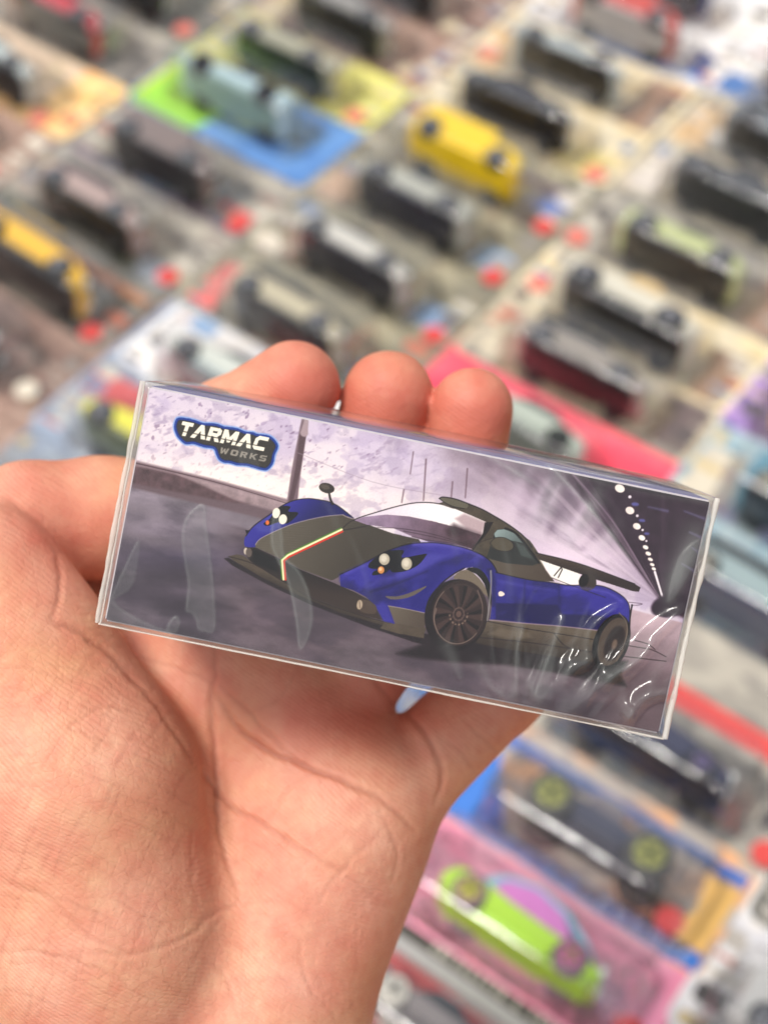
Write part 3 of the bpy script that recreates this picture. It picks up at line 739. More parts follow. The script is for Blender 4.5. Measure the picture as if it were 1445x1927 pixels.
    t = np.clip(rv / 150, 0, 1)[..., None]
    rc = np.array((146, 138, 150)) * (1 - t) + np.array((92, 84, 96)) * t
    nn = vnoise(u * .5 + 30, v * 1.4, 40, 21, 4)
    rc = rc * (1 + .5 * (nn - .5))[..., None]
    cv.img[...] = cv.img * (1 - ra[..., None]) + rc * ra[..., None]
    low = sstep(-4, 4, v - (1010 + (u - 430) * .27 - 24)) * sstep(380, 470, u)
    rc2 = np.array((108, 96, 106)) * (1 + .45 * (nn - .5))[..., None] * ONE[..., None]
    cv.img[...] = cv.img * (1 - low[..., None]) + rc2 * low[..., None]
    full(np.exp(-(((u - 330) / 110) ** 2 + ((v - 985) / 22) ** 2)) * .45, (178, 168, 184))
    full(np.exp(-(((u - 350) / 130) ** 2 + ((v - 1050) / 26) ** 2)) * .5, (84, 76, 104))
    full(sstep(1170, 1250, v - (u - 190) * .2) * .35, (84, 74, 92))
    st = vnoise(u * .45 + 10, (v - u * .25) * 1.1 + 40, 40, 84, 5)
    rz = np.maximum(ra, low)
    full(rz * sstep(.45, .75, st) * .35, (146, 136, 146)); full(rz * sstep(.55, .25, st) * .4, (74, 66, 80))
    # road at the right under and behind the car
    rr = sstep(-2, 2, v - (1146 + (u - 1185) * .26)) * sstep(1100, 1180, u)
    t = np.clip((v - 1150 - (u - 1185) * .2) / 130, 0, 1)[..., None]
    rc3 = (np.array((190, 172, 182)) * (1 - t) + np.array((112, 96, 104)) * t) * (1 + .25 * (nn - .5))[..., None]
    cv.img[...] = cv.img * (1 - rr[..., None]) + rc3 * rr[..., None]
    # --- poles
    cv.line([(573, 790), (566, 830), (556, 890), (549, 944)], 13, (134, 116, 126), 20, soft=2)
    cv.line([(569, 818), (560, 880), (546, 944)], 12, (104, 84, 92), 8, soft=2)
    cv.line([(577, 782), (572, 812)], 5, (176, 160, 168), 15, soft=2)
    for (x0, y0, x1, y1, ww) in ((802, 862, 797, 940, 3.2), (778, 848, 772, 890, 2.4), (760, 920, 756, 944, 3), (852, 905, 849, 940, 3), (880, 880, 876, 935, 3)):
        cv.line([(x0, y0), (x1, y1)], ww, (122, 100, 112), ww * .8, alpha=.75, soft=1.4)
    cv.line([(560, 850), (700, 905), (830, 930)], 1.4, (170, 156, 172), alpha=.6)
    # --- car shadow and underside
    cv.poly(Fc((0, 655), (30, 650), (100, 690), (400, 850), (700, 985), (1000, 1075), (1300, 1160), (1500, 1190), (2200, 1260), (2500, 1330), (2720, 1440), (2450, 1445), (2100, 1400), (1700, 1320), (1300, 1230), (1000, 1130), (600, 975), (300, 835), (60, 705)), (52, 42, 48), soft=1.5, tex=.3)
    cv.poly(Hc((-300, 960), (-140, 900), (130, 880), (430, 930), (820, 990), (960, 1000), (920, 1070), (952, 1138), (880, 1124), (700, 1090), (560, 1062), (300, 1020), (0, 1004), (-180, 985)), (50, 40, 46), soft=6, tex=.3)
    BLUE = (56, 50, 140); BLU2 = (70, 62, 158); BLUD = (38, 34, 96); CARB = (98, 92, 82); LINE = (34, 26, 32)
    # --- far fender
    cv.poly(Fc((150, 500), (165, 470), (205, 430), (330, 340), (400, 290), (480, 255), (570, 242), (650, 250), (720, 265), (790, 300), (840, 335), (890, 382), (815, 358), (700, 366), (560, 394), (430, 434), (330, 474), (260, 514), (222, 549), (215, 575), (145, 572), (140, 520)), (66, 62, 160), smooth=3, c2=(36, 34, 112), gdir=(Fc((480, 250))[0], Fc((600, 370))[0]))
    cv.poly(Fc((205, 432), (330, 345), (400, 300), (440, 330), (420, 420), (300, 480), (230, 470)), (92, 96, 172), soft=5, alpha=.6)
    cv.line(Fc((150, 500), (205, 430), (330, 340), (400, 290), (480, 255), (570, 242), (650, 250), (720, 265), (790, 300), (885, 378)), 1.6, LINE)
    cv.poly(Fc((145, 458), (178, 462), (152, 485)), (30, 26, 40))
    cv.poly(Fc((335, 350), (385, 298), (455, 296), (440, 330), (505, 338), (490, 368), (430, 415), (375, 405), (300, 430), (270, 415), (310, 385)), (24, 20, 28), smooth=3)
    cv.ell(*Fc((357, 343))[0], 7.2, 10, (240, 236, 224), 12, soft=.8); cv.ell(*Fc((402, 385))[0], 7.8, 9.6, (238, 234, 222), 12, soft=.8)
    cv.ell(*Fc((297, 408))[0], 3.6, 4.4, (226, 132, 72), soft=.8)
    # --- bonnet
    cv.poly(Fc((215, 552), (260, 512), (430, 432), (560, 392), (700, 363), (815, 353), (885, 383), (930, 392), (1010, 430), (1150, 480), (1330, 522), (1345, 545), (1200, 577), (1100, 612), (1000, 667), (850, 742), (745, 802), (730, 805), (520, 727), (400, 662), (215, 577)), (112, 106, 96), c2=(82, 76, 68), gdir=(Fc((400, 500))[0], Fc((900, 700))[0]))
    sl = cv.window(np.array(Fc((200, 350), (1350, 810))))
    am = cv.cover(sl, Fc((215, 552), (260, 512), (430, 432), (560, 392), (700, 363), (815, 353), (885, 383), (1150, 480), (1330, 522), (1200, 577), (1000, 667), (745, 802), (520, 727), (215, 577)))
    hatch = (np.sin((cv.v[sl] * .98 - cv.u[sl] * .06) * 2 * np.pi / 4.4) > .1) * .16 * am
    cv.blend(sl, hatch, (62, 58, 52))
    cv.line(Fc((215, 560), (260, 512), (430, 432), (560, 392), (700, 363), (815, 353)), 1.4, (176, 164, 168), alpha=.9)
    cv.line(Fc((815, 356), (850, 372), (890, 382)), 1.4, (176, 164, 168))
    cv.line(Fc((800, 458), (850, 410), (900, 392), (1000, 420), (860, 452), (800, 458)), 1.4, LINE, alpha=.8)
    # --- nose opening
    cv.poly(Fc((150, 578), (215, 580), (395, 666), (520, 731), (745, 820), (900, 890), (1010, 950), (1060, 1030), (1088, 1080), (900, 1032), (600, 922), (400, 812), (190, 690), (155, 640)), (46, 38, 38), c2=(70, 58, 54), gdir=(Fc((500, 740))[0], Fc((480, 860))[0]))
    cv.poly(Fc((200, 590), (360, 660), (365, 750), (200, 680)), (26, 22, 26), soft=2)
    cv.ell(*Fc((150, 605))[0], 4, 6.5, (206, 196, 186), soft=1); cv.ell(*Fc((170, 615))[0], 6, 9, (110, 100, 96), soft=1.5)
    cv.poly(Fc((30, 640), (90, 626), (140, 638), (200, 690), (400, 808), (600, 925), (900, 1032), (1090, 1086), (1200, 1105), (1380, 1130), (1360, 1190), (1100, 1120), (800, 1030), (500, 905), (250, 780), (70, 672)), (96, 86, 76), c2=(72, 62, 56), gdir=(Fc((400, 800))[0], Fc((380, 850))[0]), tex=.2)
    cv.line(Fc((30, 642), (200, 692), (400, 810), (600, 927), (900, 1034), (1090, 1088)), 1.4, (40, 32, 34), alpha=.8)
    for off, c, wd in ((-4.4, (90, 150, 60), 2.0), (-1.4, (244, 236, 196), 3.6), (2.4, (214, 66, 48), 3.2)):
        cv.line([(x + off * .35, y + off) if k < 1 else ((x + off * .55, y + off * .8) if k == 1 else (x + off, y + off * .15)) for k, (x, y) in enumerate(Fc((806, 460), (440, 636), (402, 668), (412, 800)))], wd, c, smooth=0, soft=.5)
    # --- glass house
    cv.poly(Gc((100, 310), (180, 285), (350, 235), (500, 195), (620, 178), (750, 190), (860, 222), (1000, 280), (1108, 328), (1090, 400), (1000, 530), (900, 502), (700, 487), (560, 442), (400, 372), (200, 345)), (224, 216, 230), c2=(240, 236, 240), gdir=(Gc((300, 300))[0], Gc((800, 240))[0]))
    cv.poly(Gc((870, 300), (940, 262), (1108, 328), (1070, 420), (960, 380)), (176, 156, 164), soft=4, alpha=.8)
    cv.poly(Gc((100, 312), (180, 288), (350, 270), (520, 284), (700, 320), (900, 372), (1070, 425), (1000, 532), (900, 504), (700, 488), (560, 444), (400, 374), (200, 348)), (160, 142, 168), c2=(92, 72, 82), gdir=(Gc((250, 300))[0], Gc((1000, 480))[0]), tex=.25)
    cv.poly(Gc((800, 385), (860, 340), (1070, 418), (1000, 532), (900, 504), (820, 440)), (84, 64, 74), soft=6, alpha=.85, tex=.5)
    for L_ in (((280, 368), (480, 380), (700, 420), (960, 500)), ((480, 396), (700, 440), (900, 490)), ((540, 440), (700, 470), (860, 490))):
        cv.line(Gc(*L_), 1.3, (62, 46, 58), alpha=.7)
    cv.line(Gc((100, 312), (185, 280), (440, 205), (600, 178), (740, 186), (860, 222)), 1.8, (40, 32, 36))
    # --- roof and side
    cv.poly(Gc((740, 185), (860, 222), (1000, 280), (1108, 328), (1090, 400), (1005, 540), (1100, 590), (1160, 640), (1440, 700), (1560, 700), (1500, 560), (1440, 470), (1330, 385), (1250, 330), (1180, 288), (1080, 232), (960, 182), (860, 150)), (90, 82, 72), tex=.35)
    cv.poly(Gc((750, 145), (780, 136), (870, 150), (950, 178), (970, 205), (940, 222), (860, 208), (790, 175)), (112, 108, 96), smooth=4)
    cv.line(Gc((750, 147), (780, 136), (870, 150), (960, 182), (1080, 232), (1180, 288), (1250, 330), (1330, 385), (1400, 445), (1450, 520)), 2, LINE)
    cv.line(Gc((750, 147), (790, 177), (860, 210), (940, 224)), 1.4, LINE)
    cv.poly(Gc((1095, 330), (1160, 325), (1120, 400), (1040, 500), (1005, 545), (1000, 530), (1080, 415)), (40, 32, 34), soft=1)
    # side window
    cv.poly(Hc((188, 435), (205, 390), (232, 300), (250, 276), (292, 272), (345, 295), (395, 350), (440, 415), (476, 462), (440, 474), (300, 462)), (58, 60, 60), tex=.2)
    cv.poly(Hc((232, 300), (250, 278), (292, 274), (345, 298), (388, 350), (300, 330), (240, 322)), (148, 164, 166), c2=(110, 122, 124), gdir=(Hc((260, 280))[0], Hc((350, 350))[0]))
    cv.poly(Hc((345, 340), (400, 370), (448, 440), (380, 420)), (84, 92, 92), soft=3)
    cv.line(Hc((292, 270), (345, 292), (400, 350), (445, 412), (478, 462)), 4, (30, 24, 28))
    cv.ell(*Hc((272, 358))[0], 22.5, 13, (98, 92, 80), 12); cv.line(Hc((210, 350), (240, 322), (290, 322), (335, 350), (338, 380), (300, 396), (240, 385), (210, 350)), 1.2, (46, 38, 38))
    cv.line(Hc((110, 388), (160, 345), (225, 322)), 1.6, (70, 62, 58))
    # lower door in bare carbon
    cv.poly(Hc((180, 430), (300, 462), (440, 476), (478, 462), (520, 505), (562, 562), (420, 556), (270, 522), (230, 500)), (106, 98, 88), c2=(88, 76, 68), gdir=(Hc((200, 450))[0], Hc((540, 550))[0]))
    # wing and tail gap
    cv.poly(Hc((480, 440), (690, 500), (715, 580), (620, 580), (545, 540)), (244, 238, 236), soft=2)
    cv.poly(Hc((460, 404), (700, 464), (1000, 574), (1032, 594), (1022, 618), (988, 614), (780, 548), (480, 442), (465, 425)), (84, 72, 64), c2=(62, 50, 50), gdir=(Hc((700, 465))[0], Hc((690, 515))[0]))
    cv.line(Hc((460, 404), (700, 464), (1000, 574)), 1.6, LINE)
    cv.line(Hc((560, 530), (598, 484), (604, 495), (582, 540)), 2, LINE, smooth=0)
    # --- near side body
    near = Gc((-3, 728), (100, 680), (220, 620), (350, 552), (460, 510), (560, 490), (700, 485), (830, 500), (960, 530), (1080, 582), (1150, 640), (1190, 712)) + Hc((420, 552), (540, 566), (640, 582), (700, 586), (790, 580), (860, 600), (930, 640), (965, 680), (973, 740), (970, 810), (955, 840), (900, 842), (810, 830), (600, 806), (400, 790), (240, 771), (205, 772)) + Gc((1135, 1060), (1150, 950), (1146, 840), (1112, 745), (1060, 690), (1000, 670), (940, 680), (850, 730), (755, 812), (695, 920), (658, 1025), (500, 990), (360, 965), (410, 1105), (330, 1086), (260, 960), (190, 897), (100, 850), (0, 818))
    cv.poly(near, BLUE)
    cv.poly(Gc((-3, 730), (100, 682), (230, 622), (280, 740), (170, 830), (60, 800), (0, 780)), (66, 60, 160), soft=6)
    cv.poly(Gc((190, 830), (420, 770), (640, 690), (850, 580), (700, 560), (560, 600), (420, 720), (280, 770)), (92, 88, 176), soft=9, alpha=.75)
    cv.poly(Gc((200, 840), (430, 780), (640, 700), (800, 610), (780, 720), (690, 850), (650, 1010), (360, 950), (300, 930)), (46, 42, 128), soft=8, alpha=.7)
    cv.poly(Gc((560, 500), (700, 492), (850, 512), (980, 552), (1090, 612), (1140, 690), (1050, 640), (900, 600), (700, 560)), (72, 64, 162), soft=8, alpha=.8)
    cv.poly(Gc((260, 960), (320, 1080), (400, 1098), (350, 960), (300, 930)), (72, 66, 162), soft=4, alpha=.8)
    cv.poly(Hc((240, 680), (580, 690), (600, 740), (800, 750), (900, 770), (880, 840), (600, 806), (240, 771)), (38, 32, 98), soft=2.5)
    cv.poly(Hc((600, 590), (860, 605), (940, 660), (955, 740), (800, 720), (600, 700)), (68, 60, 158), soft=7, alpha=.8)
    cv.line(near[:12], 2, LINE); cv.line(Hc((240, 512), (420, 552), (540, 566), (640, 582), (790, 582), (860, 600), (930, 640), (968, 690), (972, 760)), 1.6, LINE)
    cv.line(Hc((545, 540), (640, 578), (700, 600), (840, 650)), 1.4, LINE, alpha=.7)
    cv.ell(*Hc((742, 566))[0], 17, 16, (70, 60, 56), 0); cv.ell(*Hc((722, 556))[0], 9, 13, (34, 26, 30), 20)
    pm = cv.cover((slice(0, nx), slice(0, ny)), near)
    wash = vnoise(u * .6 + 70, (v + .3 * u) + 70, 30, 91, 4)
    full(pm * sstep(.5, .3, wash) * .4, (34, 28, 86)); full(pm * sstep(.56, .75, wash) * .3, (92, 88, 178))
    for L_, ww, al in ((Gc((560, 498), (700, 494), (840, 512), (970, 545), (1080, 600)), 7, .5), (Hc((620, 596), (760, 604), (860, 626), (930, 670)), 6, .45), (Gc((40, 720), (220, 640), (300, 600)), 6, .4), (Hc((260, 560), (420, 590), (560, 610)), 6, .3)):
        cv.line(L_, ww, (126, 120, 204), ww * .5, alpha=al, soft=5)
    for L_, ww, al in ((Gc((690, 930), (760, 830), (860, 750)), 14, .5), (Gc((1130, 700), (1160, 800), (1160, 960)), 12, .45), (Gc((230, 860), (420, 800), (660, 700)), 5, .45), (Hc((400, 560), (395, 680), (390, 780)), 3, .35), (Hc((585, 580), (590, 680), (600, 800)), 3, .4)):
        cv.line(L_, ww, (30, 24, 74), ww * .6, alpha=al, soft=4)
    # headlamps
    cv.poly(Gc((212, 655), (240, 622), (300, 575), (350, 550), (480, 544), (466, 600), (640, 570), (646, 588), (590, 655), (500, 700), (400, 712), (372, 690), (340, 716), (245, 736), (252, 706), (290, 690), (222, 680)), (22, 18, 26), smooth=3)
    for (x, y, rx, ry) in ((333, 612, 10, 11), (502, 646, 10, 11.8)):
        cv.ell(*Gc((x, y))[0], rx, ry, (206, 200, 184), soft=.8); cv.ell(*Gc((x - 5, y - 6))[0], rx * .62, ry * .62, (246, 242, 230), soft=3); cv.ell(*Gc((x, y))[0], rx * .92, ry * .92, (120, 112, 104), soft=.6, alpha=.25)
    cv.ell(*Gc((308, 694))[0], 6.2, 7, (206, 150, 96), soft=.8); cv.ell(*Gc((303, 688))[0], 3, 3.4, (236, 200, 160), soft=1.2)
    cv.poly(Gc((338, 892), (420, 896), (520, 870), (640, 818), (646, 828), (560, 886), (470, 915), (380, 918)), (112, 104, 102), smooth=2)
    # fog lamp
    cv.poly(Gc((130, 925), (200, 925), (262, 960), (275, 1000), (250, 1030), (150, 1010)), (92, 78, 70), smooth=3); cv.ell(*Gc((145, 960))[0], 5.5, 9, (180, 166, 150), 8, soft=.8)
    cv.line(Gc((143, 935), (150, 985)), 1.2, (110, 96, 90))
    # lower panels
    cv.poly(Gc((360, 967), (500, 992), (662, 1027), (632, 1142), (425, 1102)), (116, 108, 98), c2=(96, 86, 78), gdir=(Gc((400, 980))[0], Gc((600, 1120))[0]))
    cv.line(Gc((360, 967), (500, 992), (662, 1027)), 1.4, (190, 178, 172), alpha=.7)
    cv.poly(Gc((330, 1098), (420, 1112), (635, 1152), (632, 1216), (430, 1178), (300, 1140)), (98, 88, 78), tex=.2)
    # side skirt
    sk = Hc((130, 900), (180, 800), (205, 774), (400, 792), (600, 808), (830, 834), (900, 850), (850, 930), (800, 1008), (700, 996), (430, 955), (250, 925))
    cv.poly(sk, (112, 102, 90), c2=(70, 60, 54), gdir=(Hc((400, 800))[0], Hc((380, 940))[0]), tex=.2)
    cv.poly(Hc((200, 850), (260, 818), (420, 840), (440, 870), (300, 880)), (122, 112, 100), soft=4, alpha=.7)
    cv.line(Hc((205, 774), (400, 792), (600, 808), (830, 834)), 2, (166, 148, 160), alpha=.8)
    for L_ in (((190, 780), (400, 820), (700, 868), (1000, 920), (1090, 936), (1170, 975)), ((150, 870), (480, 905), (800, 955), (1170, 1000)), ((1000, 885), (1070, 905), (1110, 935)), ((560, 850), (600, 900), (640, 930))):
        cv.line(Hc(*L_), 1.6, (42, 32, 36), alpha=.8)
    cv.line(Hc((968, 675), (1040, 684), (1010, 692), (980, 690)), 1.2, (70, 56, 70), alpha=.7)
    # door badge
    cv.poly(Hc((256, 622), (272, 616), (290, 632), (274, 643), (258, 640)), (232, 220, 214), smooth=3)
    # --- front wheel
    cv.poly(Gc((858, 760), (880, 720), (950, 690), (1020, 725), (1085, 800), (1120, 900), (1000, 800), (930, 765)), (128, 118, 106), smooth=2)
    cv.poly(Gc((950, 686), (1010, 672), (1065, 692), (1112, 748), (1144, 840), (1140, 960), (1120, 900), (1090, 800), (1030, 725)), (26, 20, 24), smooth=2)
    cx, cy = Gc((888, 1030))[0]
    cv.ell(cx - 3, cy + 2, 59, 69, (40, 30, 34), 12, soft=1)
    cv.ell(cx + 4, cy - 2, 52, 63, (62, 48, 48), 12, soft=1.5)
    rx_, ry_ = cv.u, cv.v
    sl = cv.window(np.array([(cx - 60, cy - 72), (cx + 60, cy + 72)]))
    ang = math.radians(12); dx = cv.u[sl] - cx - 2; dy = cv.v[sl] - cy
    ex = (dx * math.cos(ang) + dy * math.sin(ang)) / 49; ey = (-dx * math.sin(ang) + dy * math.cos(ang)) / 60
    rr_ = np.hypot(ex, ey); th = np.arctan2(ey, ex)
    cv.blend(sl, (rr_ < .92) * sstep(.2, .8, np.sin(th * 10 + 1.2 + rr_ * 1.5) * .5 + .5) * sstep(.12, .3, rr_) * .5, (104, 84, 80))
    cv.blend(sl, (rr_ < .92) * sstep(.7, .95, np.sin(th * 10 + 2.9 + rr_ * 1.5) * .5 + .5) * sstep(.2, .35, rr_) * .7, (26, 18, 22))
    cv.blend(sl, np.exp(-((rr_ - .95) / .018) ** 2) * (.2 + .6 * (np.sin(th - .6) > -.1)), (150, 136, 128))
    cv.blend(sl, np.exp(-((rr_ - .34) / .03) ** 2) * (np.sin(th * 16) > -.2) * (dy > -2) * .7, (176, 156, 142))
    cv.blend(sl, np.exp(-((rr_ - .2) / .03) ** 2) * .5, (150, 130, 124))
    cv.blend(sl, (rr_ < .1) * .8, (120, 98, 92))
    cv.line(Gc((725, 990), (710, 1080), (740, 1180)), 3, (140, 124, 118), 1.4, alpha=.7); cv.line(Gc((1040, 850), (1075, 960), (1070, 1080)), 3, (128, 112, 108), 1.4, alpha=.7)
    cv.line(Gc((1140, 700), (1142, 800), (1128, 960), (1112, 1080)), 3.6, (150, 148, 150), 2.4, alpha=.85)
    cv.line(Gc((655, 1025), (690, 925), (750, 815), (850, 730), (940, 680)), 2.4, (40, 28, 52))
    # --- rear wheel
    rw = Hc((880, 890))[0]
    cv.ell(rw[0] - 3, rw[1] + 2, 33, 56, (32, 24, 28), 20, soft=1); cv.ell(rw[0], rw[1] + 1, 26, 48, (92, 80, 72), 20, soft=1.5); cv.line(Hc((915, 735), (955, 790), (950, 880), (900, 1000)), 2.5, (130, 118, 108), 1.5, alpha=.8)
    cv.ell(rw[0] + 3, rw[1] + 4, 17, 35, (54, 42, 42), 20, soft=3); cv.ell(rw[0] + 3, rw[1] + 6, 5, 10, (118, 102, 92), 16, soft=3)
    cv.line(Hc((985, 690), (974, 760), (968, 840), (940, 930)), 3, (30, 22, 30), 2)
    # --- far mirror
    cv.ell(*Fc((702, 170))[0], 15, 9.6, (66, 58, 54), 14); cv.ell(*Fc((690, 162))[0], 9, 5, (100, 92, 86), 14, soft=2.5)
    cv.line(Fc((718, 205), (728, 250), (742, 278)), 4, (52, 44, 44), 5)
    # --- logo
    out = smooth_closed(Lc((322, 352), (345, 336), (395, 340), (450, 352), (505, 372), (540, 374), (600, 378), (650, 396), (700, 402), (745, 410), (800, 432), (850, 436), (880, 448), (955, 458), (1000, 490), (1022, 535), (1000, 590), (985, 655), (945, 697), (900, 695), (850, 680), (800, 668), (740, 664), (690, 650), (650, 646), (615, 625), (598, 590), (580, 552), (520, 542), (480, 530), (440, 518), (390, 520), (352, 492), (325, 455), (310, 400)), 4)
    for grow, c in ((2.0, (150, 176, 226)), (0, (34, 76, 160))):
        if grow:
            cv.line(np.vstack([out, out[:1]]), 5, c, smooth=0, soft=1.4)
        else:
            cv.poly(out, c)
    ctr = out.mean(0)
    sl = cv.window(out)
    d, _ = dist_polyline(cv.u[sl], cv.v[sl], np.vstack([out, out[:1]]))
    inside = cv.cover(sl, out) > .5
    cv.blend(sl, inside * sstep(4.4, 5.2, d), (70, 66, 62))
    cv.blend(sl, inside * np.exp(-((d - 5) / .9) ** 2) * .8, (24, 40, 92))
    o0 = np.array(Lc((336, 455))[0]); xa = np.array(Lc((946, 571))[0]) - o0; LW = np.hypot(*xa); xa = xa / LW
    ya = np.array([xa[1], -xa[0]])
    cap = 27.0
    def put(poly_, ox, wl, base, hgt, slant, c):
        pts = []
        for x, y in poly_:
            q = base + xa * (ox + x * wl + y * hgt * slant) + ya * (y * hgt)
            pts.append(q)
        cv.poly(pts, c)
    LT = {'T': [[(0, 1), (1, 1), (1, .74), (.68, .74), (.68, 0), (.36, 0), (.36, .74), (0, .74)]],
          'A': [[(-.02, 0), (.42, 1), (.66, 1), (1.02, 0), (.72, 0), (.62, .30), (.54, .56), (.30, 0)]],
          'R': [[(0, 0), (0, 1), (.74, 1), (.95, .86), (.95, .56), (.76, .40), (1, 0), (.66, 0), (.46, .36), (.30, .36), (.30, 0)]],
          'M': [[(0, 0), (0, 1), (.26, 1), (.5, .52), (.74, 1), (1, 1), (1, 0), (.76, 0), (.76, .5), (.58, .12), (.42, .12), (.24, .5), (.24, 0)]],
          'C': [[(1, 1), (.26, 1), (.04, .8), (0, .2), (.2, 0), (.94, 0), (.94, .26), (.36, .26), (.3, .36), (.3, .66), (.4, .74), (1, .74)]],
          'W': [[(0, 1), (.24, 1), (.3, .4), (.44, .9), (.58, .9), (.7, .4), (.78, 1), (1, 1), (.84, 0), (.62, 0), (.5, .5), (.38, 0), (.16, 0)]],
          'O': [[(.15, 1), (.85, 1), (1, .8), (1, .2), (.85, 0), (.15, 0), (0, .2), (0, .8)]],
          'K': [[(0, 0), (0, 1), (.28, 1), (.28, .6), (.68, 1), (1, 1), (.56, .54), (1, 0), (.68, 0), (.36, .38), (.28, .3), (.28, 0)]],
          'S': [[(1, 1), (.2, 1), (0, .84), (0, .56), (.16, .42), (.7, .42), (.7, .24), (0, .24), (0, 0), (.84, 0), (1, .16), (1, .5), (.84, .6), (.3, .6), (.3, .78), (1, .78)]]}
    ox = 0
    for ch, wl in zip('TARMAC', (22, 28, 25, 29, 28, 25)):
        ox0 = ox + (0 if ch != 'T' else 0)
        for pl in LT[ch]: put(pl, ox0, wl, o0, cap, .16, (240, 236, 226))
        if ch == 'R': put([(.3, .76), (.3, .6), (.64, .6), (.64, .76)], ox0, wl, o0, cap, .16, (70, 66, 62))
        ox += wl + 1.9
    # the slit that cuts the letters
    p0 = o0 + ya * cap * .30 - xa * 2; p1 = o0 + ya * cap * .30 + xa * (ox + 6)
    cv.line([p0, p1], 1.7, (70, 66, 62), smooth=0, soft=.5)
    o1 = np.array(Lc((618, 580))[0]); ox = 0
    for ch, wl in zip('WORKS', (16, 14, 13.5, 14, 13)):
        for pl in LT[ch]: put(pl, ox, wl, o1, 11.5, .14, (158, 154, 148))
        if ch == 'O': put([(.3, .74), (.7, .74), (.7, .26), (.3, .26)], ox, wl, o1, 11.5, .14, (74, 70, 66))
        if ch == 'R': put([(.3, .76), (.3, .6), (.64, .6), (.64, .76)], ox, wl, o1, 11.5, .14, (74, 70, 66))
        ox += wl + 4.6
    # --- ink grain
    grain = rng.normal(0, 1, cv.img.shape[:2])
    grain = (grain + np.roll(grain, 1, 0) + np.roll(grain, 1, 1)) / 1.7
    cv.img += grain[..., None] * 3.2
    img = cv.img.reshape(nx // 2, 2, ny // 2, 2, 3).mean((1, 3))
    return np.clip(img, 0, 255)

def basis(o, loc):
    o.matrix_world = Matrix(((B_EX[0], B_EY[0], B_EZ[0], loc[0]), (B_EX[1], B_EY[1], B_EZ[1], loc[1]), (B_EX[2], B_EY[2], B_EZ[2], loc[2]), (0, 0, 0, 1)))

